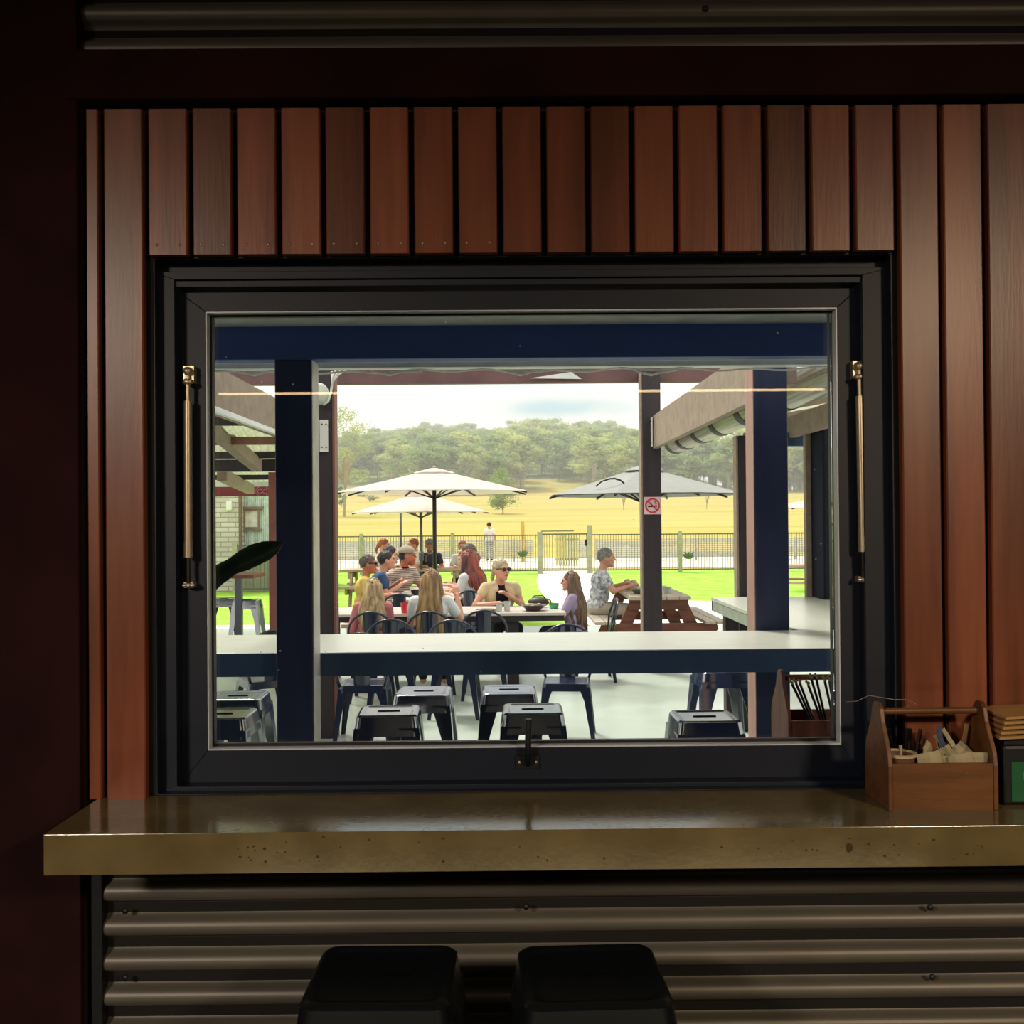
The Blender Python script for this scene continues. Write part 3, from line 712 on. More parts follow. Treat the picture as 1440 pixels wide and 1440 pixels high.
for i in range(430):
    y = random.uniform(245, 440); px = random.uniform(400, 1180); x = Xp(px, y); h = random.uniform(8, 12); s_ = h/1.45; c_ = random.choice(small); an = random.uniform(0, 6.28); ca, sa = math.cos(an)*s_*1.2, math.sin(an)*s_*1.2; z0 = hgt(x, y)+.40*s_
    fo.add([(x+v[0]*ca-v[1]*sa, y+v[0]*sa+v[1]*ca, z0+v[2]*s_) for v in c_.v], c_.f)
    fo.add([(x-.12, y, z0-.45*s_), (x+.12, y, z0-.45*s_), (x, y+.12, z0-.45*s_), (x-.06, y, z0+.3*s_), (x+.06, y, z0+.3*s_), (x, y+.06, z0+.3*s_)], [(0, 1, 4, 3), (1, 2, 5, 4), (2, 0, 3, 5)])
me_ = bpy.data.meshes.new('forest'); me_.from_pydata(fo.v, [], fo.f); me_.materials.append(gums[1]); o = bpy.data.objects.new('forest', me_); COL.objects.link(o)
tag(o, 'mass of smaller gum trees filling the wooded hill', 'forest', kind='stuff')
# light summer haze lying over the valley
hm_ = bpy.data.materials.new('valley_haze'); hm_.use_nodes = True; N = hm_.node_tree.nodes; N.remove(N['Principled BSDF'])
vsn = N.new('ShaderNodeVolumeScatter'); vsn.inputs['Color'].default_value = (1, .98, .93, 1); vsn.inputs['Density'].default_value = .0020
hm_.node_tree.links.new(vsn.outputs[0], N['Material Output'].inputs['Volume'])
o = MB().box(-420, 420, 60, 560, -6, 75).build('haze', hm_); tag(o, 'pale haze in the air over the field and wooded hill', 'haze', kind='stuff')
# single trees in the field
def field_tree(px, pyb, d, h, k, label, name, wide=1.2):
    x = Xp(px, d); t = tree(x, d, h, k, label, None, name, wide)
    t.location.z = Zp(pyb, d, px); return t
def own_tree(px, pyb, d, h, seed, m, label, name, n=26, leaves=1500, ls=.03, shape=None, base=-.25, wide=1):
    t = thing(name, (Xp(px, d), d, Zp(pyb, d, px)), 0, label, 'tree'); s_ = h/(1-base+.1)
    for nm, me in (('crown', crown_mesh('crown', m, n, shape or shp[1], seed, leaves, ls)), ('trunk', trunk_mesh('trunk', barkm, base, seed, .4, 12))):
        o = bpy.data.objects.new(nm, me); COL.objects.link(o); o.parent = t; o.location = (0, 0, -base*s_); o.scale = (s_*wide, s_*wide, s_)
def below(px, d): return hgt(Xp(px, d), d)
def ground_px(d): return None
for a in ((707, 122, 5.4, 61, gums[1], 'rounded bushy olive tree alone in the golden field', 'field_tree', 34, 3000, .024, .95),
          (479.5, 140, 3.4, 62, mat('bright_shrub', (96, 150, 84), .9), 'small dark green shrub at the left of the field', 'shrub', 10, 700, .05, .55),
          (520, 180, 3.0, 63, mat('bright_shrub', (96, 150, 84), .9), 'green bush half hidden behind the cream umbrella', 'shrub', 10, 600, .05, 1.5)):
    px, d, h, sd_, m_, lb, nm, n_, lv, ls, wd = a
    t = thing(nm, (Xp(px, d), d, below(px, d)-.1), 0, lb, 'tree' if nm == 'field_tree' else 'shrub'); s_ = h/1.25
    for nn, me in (('crown', crown_mesh('crown', m_, n_, shp[1], sd_, lv, ls, .25)), ('trunk', trunk_mesh('trunk', barkm, -.2, sd_, .4, 12))):
        o = bpy.data.objects.new(nn, me); COL.objects.link(o); o.parent = t; o.location = (0, 0, .2*s_); o.scale = (s_*wd, s_*wd, s_)
# tall thin gum at left, nearer
t = thing('tall_gum_tree', (Xp(484, 120), 120, below(484, 120)-.1), 0, 'tall airy gum tree rising at the left beside the post', 'tree'); s_ = 12.6/1.6
for nn, me in (('crown', crown_mesh('crown', gums[0], 30, shp[1], 77, 2600, .017, 0)), ('trunk', trunk_mesh('trunk', barkm, -.55, 77, .4, 16))):
    o = bpy.data.objects.new(nn, me); COL.objects.link(o); o.parent = t; o.location = (0, 0, .55*s_); o.scale = (s_*.85, s_*.85, s_)
# dead saplings
for px, lb in ((877, 'bare thin sapling in the field below the grey umbrella, left one'), (994, 'bare thin sapling in the field, right of the signed post')):
    d = 130; mb = MB(); random.seed(px)
    mb.tube([(0, 0, 0), (0, 0, 1.2)], [.05, .04], 5)
    for i in range(7):
        a = random.uniform(-1, 1); mb.tube([(0, 0, random.uniform(.3, 1.1)), (a*.4, 0, 1.8), (a*.7, 0, random.uniform(2, 2.7))], [.03, .025, .012], 4)
    o = mb.build('bare_sapling', barkm, loc=(Xp(px, d), d, below(px, d)-.05)); tag(o, lb, 'sapling', 'bare saplings in the field')

# ================================================================== VERANDAH STRUCTURE
def post(x0, x1, y0, y1, z0, z1, m, label, name='timber_post'):
    o = MB().box(x0-(x0+x1)/2, x1-(x0+x1)/2, y0-(y0+y1)/2, y1-(y0+y1)/2, 0, z1-z0).build(name, m, loc=((x0+x1)/2, (y0+y1)/2, z0), bevel=.004)
    return tag(o, label, 'post')
dP = 4.70
zB = Zp(503.5, dP)
pL0, pL1 = P(387.5, 740, dP).x, P(438.5, 740, dP).x
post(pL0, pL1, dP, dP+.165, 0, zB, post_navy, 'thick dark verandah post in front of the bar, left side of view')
post(pL1, pL1+.006, dP+.004, dP+.162, 0, zB, mat('skylit_side_pale', (206, 202, 196), .4), 'pale strip painted for skylight on the right side of the thick left post', 'lit_side_strip')  # skylight on the post's side face, painted as a thin pale strip
o = MB().box(-4.5, 4.5, dP, dP+.10, zB, Zp(456, dP)).build('header_beam', mat('navy_beam_paint', (52, 78, 142), .55, var=.1, scale=2, stretch=(.3, 3, 3)), bevel=.004); tag(o, 'wide dark blue beam across the top of the window view', 'beam')
zS = Zp(457, dP)
struct(MB().box(-4.5, 4.5, 2.84, 5.2, zS, zS+.03).build('soffit', mat('soffit_grey', (150, 154, 150), .7)))
# house wall outside above window is wall_front; pale steel channel beyond the beam
ch = MB(); dC = 4.98
ch.box(-4.2, 4.2, dC, dC+.08, Zp(516, dC), Zp(506, dC)+.02); ch.box(-4.2, 4.2, dC-.02, dC, Zp(508, dC)-.002, Zp(505, dC)+.03)
o = ch.build('steel_channel', zinc, bevel=.003); tag(o, 'pale grey steel channel under the dark blue beam', 'beam')
cb = MB(); zc = Zp(520.5, dC+.02)
pts = []
for i in range(60):
    x = -1.5+3.4*i/59; pts.append((x, dC+.04, zc+.006*math.sin(i*1.1)+.004*math.sin(i*.37)))
cb.tube(pts, .005, 6)
for px in (358, 548, 733, 916):
    p = P(px, 527, dC+.04); cb.tube([(p.x-.09, dC+.04, zc), (p.x-.04, dC+.03, p.z+.006), p, (p.x+.05, dC+.04, p.z+.013), (p.x+.16, dC+.04, zc)], [.003, .006, .008, .006, .003], 6)
o = cb.build('sagging_cable', white_m); tag(o, 'white cable clipped along the channel above the patio', 'cable')
# far cross beam
dQ = 8.0
o = MB().box(-4.2, Xp(1040, 11.52), 11.52, 11.66, Zp(538, 11.52), Zp(505, 11.52)).build('cross_beam', mat('purple_brown_beam', (112, 78, 80), .6, var=.15, scale=3), bevel=.004); tag(o, 'red brown beam across the far side of the verandah', 'beam')
cd_ = MB(); a = P(770, 538, 11.5); 
cd_.add([P(745, 532, 11.46), P(803, 523, 11.46), P(818, 533, 11.46), P(745, 532, 11.49), P(803, 523, 11.49), P(818, 533, 11.49)], [(0, 1, 2), (3, 4, 5), (0, 1, 4, 3), (1, 2, 5, 4), (2, 0, 3, 5)])
o = cd_.build('torn_flap', zinc); tag(o, 'small torn pale flap hanging by the far beam', 'flap')
# far posts
z0_ = Zp(510, dQ)
qx0, qx1 = P(436, 700, dQ).x, P(467, 700, dQ).x
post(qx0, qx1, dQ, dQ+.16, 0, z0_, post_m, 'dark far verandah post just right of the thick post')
o = post(qx1, qx1+.022, dQ+.01, dQ+.15, 0, z0_, pinkpost, 'pale pink strip painted for the lit side of the far dark post', 'lit_side_strip')  # lit side face of the far post put into a pinkish strip
dQ2 = 11.3
rx0, rx1 = P(904.5, 700, dQ2).x, P(930, 700, dQ2).x
z2_ = Zp(522, dQ2)
sp = post(rx0, rx1, dQ2, dQ2+.2, 0, z2_, post_m, 'dark far verandah post carrying the no smoking sign')
post(rx0-.018, rx0, dQ2+.01, dQ2+.19, 0, z2_, rafter_m, 'thin pale strip painted for the lit left side of the signed post', 'lit_side_strip')  # pale colour stands for light on the signed post's left face
# no smoking sign
sg = thing('no_smoking_sign', P(917.5, 711, dQ2-.004), 0, 'small square no smoking sign with red ring on the far post', 'sign')
sg.scale = (1.41,)*3; hw = .068
MB().box(-hw, hw, -.003, .003, -hw, hw).build('sign_plate', mat('pinkish_plate', (222, 186, 190), .5), sg)
rg = MB(); rr_ = []
for i in range(33):
    a = i/32*2*math.pi; rr_.append((a))
ro, ri = .058, .047; vs = []
for a in rr_: vs += [(ro*math.cos(a), -.006, ro*math.sin(a)), (ri*math.cos(a), -.006, ri*math.sin(a)), (ro*math.cos(a), -.003, ro*math.sin(a)), (ri*math.cos(a), -.003, ri*math.sin(a))]
fs = []
for i in range(32): q = i*4; fs += [(q, q+1, q+5, q+4), (q, q+4, q+6, q+2), (q+1, q+3, q+7, q+5)]
rg.add(vs, fs); rg.beam((-.036, -.0055, .036), (.036, -.0055, -.036), .003, .010, up=(1, 0, 1)); rg.build('prohibition_ring', red_m, sg)
cg = MB(); cg.box(-.036, .022, -.0045, -.003, -.012, -.001); cg.box(.026, .034, -.0045, -.003, -.012, -.001)
cg.tube([(.024, -.004, .003), (.03, -.004, .014), (.018, -.004, .020), (.024, -.004, .032), (.008, -.004, .034)], .0028, 5); cg.build('cigarette_symbol', signblack, sg)
# rafters running out over the patio
def beamthing(a, b, w_, h_, m, label, name='rafter', cat='beam'):
    o = MB().beam(a, b, w_, h_).build(name, m, bevel=.003); return tag(o, label, cat)
xr_ = P(918, 608, dQ2).x+.03
zt, zb_ = Zp(585, dQ2, 917), Zp(631, dQ2, 917)
beamthing((xr_, 5.9, (zt+zb_)/2), (xr_, dQ2, (zt+zb_)/2), .06, zt-zb_, rafter_m, 'pale weathered rafter running out to the signed post')
br = thing('post_bracket', (xr_-.04, dQ2-.03, zb_+.02), 0, 'bright bolted bracket joining the right rafter to the signed post', 'bracket')
MB().box(-.012, .0, -.03, .03, .0, zt-zb_-.04).build('bracket_plate', white_m, br)
mb = MB()
for z in (.04, zt-zb_-.08): mb.tube([(-.04, -.01, z), (0, -.01, z)], .008, 8)
mb.build('bracket_bolts', black_m, br)
xl_ = -1.53; ztl = 1.7+.529*1.53; zbl = 1.7+.368*1.53
beamthing((xl_, 4.95, (ztl+zbl)/2), (xl_, dQ, (ztl+zbl)/2), .045, ztl-zbl, rafter_m, 'pale weathered rafter at upper left above the carport')
beamthing((xl_+.035, 4.95, zbl+.012), (xl_+.035, dQ, zbl+.012), .03, .03, zinc, 'grey metal strip along the lower edge of the left rafter', 'metal_strip')
b2 = P(455, 613, dQ-.02)
bp = thing('wall_plate_bracket', b2, R(8), 'white bolted plate on the far left post', 'bracket')
MB().box(-.03, .035, -.01, .0, -.125, .125).build('bracket_plate', white_m, bp)
mb = MB()
for sx in (-.012, .02):
    for z in (-.09, .09): mb.tube([(sx, -.016, z), (sx, -.008, z)], .006, 6)
mb.build('bracket_bolts', black_m, bp)
fl = thing('floodlight', P(449, 554, 7.9), 0, 'round pale outdoor light on the far left post under the cables', 'light')
MB().ell((0, 0, 0), (.075, .05, .085), 16, 10).build('lamp_dome', mat('pale_dome', (196, 206, 190), .3), fl, smooth=True)
mb = MB(); mb.tube([(.03, .0, -.085), (.07, -.01, -.06), (.095, -.02, .02), (.105, -.02, .09), (.10, -.02, .17)], .009, 8); mb.build('lamp_cable', white_m, fl, smooth=True)
mb = MB()
for i in range(3): mb.tube([(.10+.006*i, -.03, .05+.02*i), (.115+.02*i, -.04, .14), (.15+.045*i, -.05, .195)], .006, 6)
mb.build('loose_cable', white_m, fl, smooth=True)
# right post
dR = 5.66
r0, r1 = P(1062, 740, dR).x, P(1109, 740, dR).x
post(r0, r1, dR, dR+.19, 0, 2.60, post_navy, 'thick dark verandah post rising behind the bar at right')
post(r0-.006, r0, dR+.004, dR+.186, 0, 2.60, mat('lit_side_brown', (166, 130, 118), .7, var=.1, scale=4, stretch=(5,5,.5)), 'pale brown strip painted for the lit left side of the right post', 'lit_side_strip')  # light on the right post's left face painted as a paler brown strip
# ================================================================== BAR
bz = 1.074; bth = .10
bar = thing('timber_bar', (0, 4.87, 0), 0, 'long pale topped bar across the patio with a return at right', 'bar')
def rel(mb, name, m, **k):
    o = mb.build(name, m, bar, **k); o.location = (0, -4.87, 0); return o
xe = P(1000, 842, 8.05).x
tp = MB(); tp.prism([(-4, 4.877), (4, 4.877), (4, 8.05), (xe, 8.05), (xe, 5.65), (-4, 5.65)], 'z', bz-.028, bz)
rel(tp, 'bar_top', bar_m, bevel=.003)
ap = MB(); ap.box(-4, 4, 4.868, 4.876, bz-bth-.012, bz-.003); ap.box(-4, 4, 4.876, 4.91, bz-bth-.012, bz-.029); rel(ap, 'front_apron', apron_m)
ap = MB(); ap.box(xe+.003, xe+.04, 5.66, 8.04, bz-.105, bz-.029); ap.box(xe+.003, 4, 8.0, 8.045, bz-.105, bz-.029); rel(ap, 'side_apron', mat('grey_green_apron', (150, 158, 142), .6))
for (x, y) in ((-2.2, 5.3), (3.0, 5.3), (xe+.12, 7.9)):
    mb = MB(); mb.box(x-.05, x+.05, y-.05, y+.05, 0, bz-.03); rel(mb, 'leg', pinkpost if y > 5.5 and x < 0 else post_m)
ft = MB(); ft.box(-4, 4, 5.2, 5.3, bz-.14, bz-.03); rel(ft, 'under_beam', apron_m)

# ---- right hand roof, gutter and posts
xg = 1.92; zg = Zp(612, 10, 950)
gt = thing('rolled_blind', (xg, 5.2, 2.55), 0, 'long rolled clear blind with dark straps under the side roof', 'blind')
MB().tube([(0, 0, 0), (0, 6.4, 0)], .125, 24).build('blind_roll', mat('silvery_plastic', (178, 172, 160), .3, metal=.1, scale=3, stretch=(12, .3, 12), col2=(84, 82, 78)), gt, auto=50)
for y in (.30, 1.75, 2.8, 3.8, 4.7, 5.6, 6.3):
    MB().tube([(0, y-.085, 0), (0, y+.085, 0)], .129, 24).build('blind_strap', black_m, gt, auto=50)
rf = thing('side_roof', (2.06, 5.2, 2.62), 0, 'pale corrugated roof over the area at right', 'roof')
mb = MB(); n = 70; vs = []; fs = []
for yy in range(2):
    pass
for i in range(n*4+1):
    y = 6.9*i/(n*4); z = .012*math.sin(i*math.pi/2)
    vs += [(0, y, .10+z), (3, y, .62+z)]
for i in range(n*4): q = 2*i; fs.append((q, q+1, q+3, q+2))
mb.add(vs, fs); mb.build('roof_sheet', mat('cream_roof_sheet', (206, 202, 180), .6, transl=.35), rf, smooth=True)
mb = MB(); mb.box(.0, .03, 0, 6.9, -.06, .09); mb.build('fascia', zinc, rf)
mb = MB()
for y in (1.2, 3.2, 5.0, 6.85): mb.beam((.03, y, .06), (3, y, .58), .05, .08)
mb.build('roof_battens', rafter_m, rf)
for x0, x1, lb in ((1113, 1127, 'pale brown beam end under the side roof, left of the far right post'), (1150, 1185, 'pale brown bolted beam under the side roof by the window edge')):
    d = 7.9; a = P(x0, 585, d); b = P(x1, 578, d)
beamthing((2.30, 5.9, 2.42), (2.30, 9.8, 2.42), .05, .17, rafter_m, 'pale brown beam running under the side roof at right')
o = MB().box(Xp(1100, 8.2), 4.3, 8.2, 8.28, Zp(627, 8.2, 1140), Zp(608, 8.2, 1140)).build('tie_beam', apron_m, bevel=.003); tag(o, 'dark tie beam between the right hand posts', 'beam')
u0, u1 = P(1141, 740, 8.0).x, P(1172, 740, 7.7).x
post(u0, u1, 7.7, 8.0, bz, 2.45, mat('navy_post_paint', (20, 25, 40), .8, spec=.2), 'dark square post standing on the bar return at far right')
post(u0-.048, u0-.003, 7.98, 8.04, bz, 2.45, rafter_m, 'pale strip painted for the lit side of the far right dark post', 'lit_side_strip')  # brightness of the lit post side drawn as a separate pale strip
v0, v1 = P(1040, 740, 8.12).x, P(1054, 740, 8.12).x
post(v0, v1, 8.12, 8.25, 0, 2.35, post_m, 'slim dark post beyond the bar return, behind the right post')
post(v0-.022, v0-.002, 8.13, 8.24, 0, 2.35, rafter_m, 'thin pale strip painted for the lit left side of the slim dark post', 'lit_side_strip')  # slim post's lit left edge painted in with a pale strip
# ---- left carport
cp = thing('carport', (-6, 8, 2.5), 0, 'carport with ribbed translucent roof, timber beams and red brown post, left side', 'carport')
mb = MB(); vs = []; fs = []; n = 52
for i in range(n*4+1):
    x = 4.65*i/(n*4); z = .020*math.sin(i*math.pi/2)
    vs += [(x, -1.2, .02+z), (x*.54, 8.3, -.15+z)]
for i in range(n*4): q = 2*i; fs.append((q, q+1, q+3, q+2))
mb.add(vs, fs); mb.build('roof_sheet', mat('greenish_roof_sheet', (190, 198, 164), .5, transl=.45), cp, smooth=True)
for i, d in enumerate((7.6, 9.15, 10.7, 12.4, 14.5)):
    MB().box(0, 4.62-(d-6.8)*.226, d-8-.03, d-8+.03, -.075-(d-6.8)*.018, -.005-(d-6.8)*.018).build('purlin', pinkpost if i % 2 else post_m, cp)
cpr1 = beamthing(P(290, 594, 8.3), P(362, 655, 10.9), .10, .13, rafter_m, 'sloping timber rafter under the carport roof', 'rafter')
cpr2 = beamthing(P(312, 668, 12.6), P(352, 688, 16), .12, .14, rafter_m, 'shorter sloping rafter lower under the carport roof', 'rafter')
d = 11.0; o = MB().box(-6, P(389, 655, d).x, d, d+.1, Zp(663, d, 340), Zp(646, d, 340)).build('carport_beam', post_m, bevel=.004); cpo = [cpr1, cpr2, o]
d = 11.0; pc0, pc1 = P(378.5, 780, d).x, P(395, 780, d).x
pco = post(pc0, pc1, d-.02, d+.12, 0, Zp(664, d, 380), mat('red_post', (132, 72, 66), .6, var=.1), 'red brown carport post', 'post')
d = 16.5; o = cpf = thing('fascia_board', (-5, d, Zp(698, d, 340)), 0, 'dark red fascia board with a faint round emblem, left side', 'board')
MB().box(-1.5, P(379, 690, d).x+5, 0, .06, 0, Zp(684, d, 340)-Zp(698, d, 340)).build('board', mat('dark_red_fascia', (122, 40, 46), .6, var=.15, scale=1), o)
mb = MB(); ec = P(369, 691, d-.01)-Vector(o.location)
for (r1_, th_) in ((.075, .006), (.11, .004)):
    for s0, s1 in ((-60, 60), (120, 240)):
        mb.tube([(ec.x+r1_*math.cos(R(a)), -.005, ec.z+.72*r1_*math.sin(R(a))) for a in range(s0, s1+1, 15)], th_, 5)
mb.tube([(ec.x-.04, -.005, ec.z+.02), (ec.x-.02, -.005, ec.z+.035), (ec.x+.005, -.005, ec.z+.0), (ec.x+.03, -.005, ec.z+.035), (ec.x+.045, -.005, ec.z+.02)], .006, 5)
mb.tube([(ec.x-.03, -.005, ec.z-.03), (ec.x, -.005, ec.z-.012), (ec.x+.03, -.005, ec.z-.03)], .006, 5)
mb.build('emblem', mat('emblem_pink', (176, 116, 116), .6), o)
o = MB().box(-6.5, P(379, 690, 16.2).x, 16.15, 16.3, Zp(684, 16.2, 340), Zp(678, 16.2, 340)).build('carport_gutter', zinc, bevel=.004); cpo += [pco, cpf, o]
for q_ in cpo:
    q_.parent = cp; q_.location = q_.location - cp.location
    for k_ in ('category', 'group'):
        if k_ in q_: del q_[k_]
# buildings at left
dB = 25
bk = thing('brick_building', (P(300, 730, dB).x, dB, 0), 0, 'pale brick building with small wall lamp at far left', 'building')
bm_ = bpy.data.materials.new('pale_brick'); bm_.use_nodes = True; N = bm_.node_tree.nodes; L = bm_.node_tree.links
bt = N.new('ShaderNodeTexBrick'); bt.inputs['Scale'].default_value = 1; bt.inputs['Brick Width'].default_value = .36; bt.inputs['Row Height'].default_value = .12; bt.inputs['Mortar Size'].default_value = .012
bt.inputs['Color1'].default_value = (*lin((206, 198, 190)), 1); bt.inputs['Color2'].default_value = (*lin((184, 176, 168)), 1); bt.inputs['Mortar'].default_value = (*lin((150, 140, 128)), 1)
tcb = N.new('ShaderNodeTexCoord'); mpb = N.new('ShaderNodeMapping'); mpb.inputs['Rotation'].default_value = (R(90), 0, 0)
L.new(tcb.outputs['Object'], mpb.inputs[0]); L.new(mpb.outputs[0], bt.inputs[0]); L.new(bt.outputs[0], N['Principled BSDF'].inputs['Base Color'])
wB = P(336, 730, dB).x-P(300, 730, dB).x
MB().box(-3, wB, 0, 3, 0, 3.4).build('brick_wall', bm_, bk)
MB().box(wB, wB+.06, -.03, .1, 0, 3.4).build('corner_trim', mat('brown_trim', (120, 98, 86), .7), bk)
lp = P(323, 711, dB)-Vector(bk.location)
MB().box(lp.x-.07, lp.x+.07, -.1, 0, lp.z-.12, lp.z+.12).build('wall_lamp', white_m, bk, bevel=.03)
sh = thing('corrugated_shed', (P(337, 730, dB+.5).x, dB+.5, 0), 0, 'pale blue corrugated shed with a small timber window', 'building')
mb = MB(); vs = []; fs = []; n = 40
for i in range(n*4+1):
    x = 1.9*i/(n*4); y = .012*math.sin(i*math.pi/2); vs += [(x, y, 0), (x, y, 3.4)]
for i in range(n*4): q = 2*i; fs.append((q, q+1, q+3, q+2))
mb.add(vs, fs); mb.box(0, 1.9, .05, 2.5, 0, 3.4); mb.build('shed_wall', mat('pale_blue_sheet', (206, 218, 212), .6), sh)
a = P(341, 716, dB+.4)-Vector(sh.location); b = P(365, 744, dB+.4)-Vector(sh.location)
mb = ring(a.x, b.x, b.z, a.z, (.05, .05, .05, .05), -.08, .0); mb.box(a.x-.05, b.x+.09, -.1, 0, a.z, a.z+.06); mb.box(a.x-.03, b.x+.05, -.1, 0, b.z-.04, b.z+.01)
wf = mb.build('window', mat('brown_frame', (140, 116, 100), .7), sh)
MB().box(a.x+.03, b.x-.03, -.03, -.02, b.z+.03, a.z-.03).build('pane', mat('bright_pane', (232, 224, 214), .15, spec=.8), wf)
fence_run(330, 392, 24.4, 'grey mesh fence in front of the pale blue shed', (), 'mesh_fence', 1.15)
o = MB().box(0, 1.8, -.02, .02, 0, .82).build('grey_board_fence', mat('grey_boards', (150, 150, 130), .8, var=.1), loc=(P(337, 730, 24.8).x, 24.8, 0)); tag(o, 'low grey board fence below the pale blue shed', 'fence')

# ================================================================== OUTDOOR STOOLS AND CHAIRS
proto = make_stool(.75, stool_m, name='metal_stool')
GS = 'dark metal stools along the bar'
spots = [(545, 5.13, 2, 'dark metal stool under the bar, between thick post and latch handle, front row'),
         (747, 5.15, 0, 'dark metal stool directly behind the window latch handle'),
         (988, 4.92, 1, 'dark metal stool alone at the right under the bar'),
         (310, 5.10, 0, 'dark metal stool cut by the left window edge, front row'),
         (333, 5.62, 2, 'dark metal stool beside the thick post at left, back row'),
         (594, 5.72, -1, 'dark metal stool at the far side of bar, right of thick post'),
         (714, 5.75, 1, 'dark metal stool at the far side of bar, behind the latch stool'),
         (1012, 6.45, 4, 'tall dark stool whose legs show left of the right post'),
         (347, 12.45, 3, 'grey metal stool standing by the far left lawn'),
         (314, 12.7, 10, 'dark metal stool half hidden at far left under the leaf')]
for i, (px, d, rz, lb) in enumerate(spots):
    o = proto if i == 0 else copy_tree(proto)
    o.location = (Xp(px, d)+0, d, 0); o.rotation_euler.z = R(rz); tag(o, lb, 'stool', GS)
chair_m = mat('navy_chair_paint', (23, 31, 56), .22, var=.08, spec=.8)
def make_chair():
    t = thing('metal_chair', (0, 0, 0)); m = chair_m; H = .45
    s = MB(); s.loft([rr(.185, .04, H-.06), rr(.18, .04, H-.02), rr(.178, .04, H-.004), rr(.165, .035, H), rr(.145, .03, H-.006), rr(.135, .03, H-.006), rr(.01, .009, H-.006)]); s.build('seat', m, t, auto=40)
    for sx in (-1, 1):
        for sy in (-1, 1): leg_mb(sx, sy, H-.03, .18, .222, .085, .03).build('leg', m, t)
    pts = []
    for i in range(25):
        a = math.pi*i/24; x = .215*math.cos(a); z = .66+.19*math.sin(a)
        pts.append((x, -.185-.055*math.sin(a)-.02, z))
    pts = [(.17, -.17, .44), (.205, -.195, .56)] + pts + [(-.205, -.195, .56), (-.17, -.17, .44)]
    MB().tube(pts, .0115, 8).build('back_arch', m, t, smooth=True)
    sp_ = MB(); n = 8; vs = []; fs = []
    for i in range(n+1):
        z = .44+(.84-.44)*i/n; y = -.172-.085*(i/n); w_ = .062+.012*(i/n)
        for dy in (0, .004): vs += [(-w_, y+dy, z), (w_, y+dy, z)]
    for i in range(n):
        q = i*4; fs += [(q, q+1, q+5, q+4), (q+2, q+3, q+7, q+6), (q, q+2, q+6, q+4), (q+1, q+3, q+7, q+5)]
    sp_.add(vs, fs); sp_.build('back_splat', m, t, smooth=True)
    return t
cp_ = make_chair(); GC = 'dark metal chairs with arched backs'
# chair faces local +Y; back is at -Y
CH = [(525.5, 9.72, 0, 'dark arched chair holding the girl in the pink top'), (605, 9.72, 0, 'dark arched chair holding the long haired woman'),
      (680, 9.80, 0, 'empty dark arched chair in front of the woman in sunglasses'), (550, 9.0, 4, 'empty dark arched chair nearer the bar, behind the pink top'),
      (639, 8.9, -3, 'empty dark arched chair nearer the bar, behind long hair'), (512, 7.95, 0, 'dark arched chair whose top just shows over the bar'),
      (795, 7.95, 175, 'dark metal chair seen below the bar at centre right'), (832, 10.8, 92, 'dark arched chair under the girl in purple'),
      (668, 11.95, 200, 'dark arched chair behind the woman in sunglasses'), (372, 8.2, 30, 'dark arched chair low beside the thick post at left'),
      (562, 12.0, 4, 'dark arched chair at the near end of the men\'s table')]
for i, (px, d, rz, lb) in enumerate(CH):
    o = cp_ if i == 0 else copy_tree(cp_)
    o.location = (Xp(px, d), d, 0); o.rotation_euler.z = R(rz); tag(o, lb, 'chair', GC)

# ================================================================== TABLES
tb = thing('patio_table', (0, 0, 0), 0, 'long patio table with pale top where the girls and woman sit', 'table')
ta0, ta1 = Xp(440, 10.36), Xp(795, 10.36)
MB().box(ta0, ta1, 10.36, 11.2, .722, .75).build('tabletop', mat('pale_table_top', (206, 196, 188), .3, var=.05, scale=4, stretch=(.5, 6, 1)), tb, bevel=.003)
MB().box(ta0+.02, ta1-.02, 10.38, 10.42, .665, .722).build('rail', post_m, tb); MB().box(ta0+.02, ta1-.02, 11.14, 11.18, .665, .722).build('rail', post_m, tb)
for x in (Xp(455, 10.5), Xp(720, 10.45)):
    for y in (10.43, 11.05): MB().box(x-.06, x+.06, y, y+.09, 0, .70).build('leg', post_m, tb)
mt = thing('long_table', (0, 0, 0), 0, 'long pale topped table between the men and red haired woman', 'table')
m0, m1 = Xp(550, 12.2), Xp(646, 12.2)
MB().box(m0, m1, 12.2, 14.6, .722, .75).build('tabletop', MATS['pale_table_top'], mt, bevel=.003)
for x in (m0+.08, m1-.08):
    for y in (12.35, 14.4): MB().box(x-.04, x+.04, y-.04, y+.04, 0, .722).build('leg', post_m, mt)
bn = thing('timber_bench', (0, 0, 0), 0, 'plain bench under the men on the left of the long table', 'bench')
MB().box(m0-.62, m0-.28, 12.3, 14.5, .41, .45).build('seat', picnic_grey, bn)
for y in (12.5, 14.3): MB().box(m0-.58, m0-.32, y-.03, y+.03, 0, .41).build('leg', picnic_grey, bn)
bn2 = thing('timber_bench', (0, 0, 0), 0, 'plain bench under the red haired woman, right of long table', 'bench')
MB().box(m1+.02, m1+.36, 12.2, 14.5, .41, .45).build('seat', picnic_grey, bn2)
for y in (12.4, 14.3): MB().box(m1+.06, m1+.32, y-.03, y+.03, 0, .41).build('leg', picnic_grey, bn2)
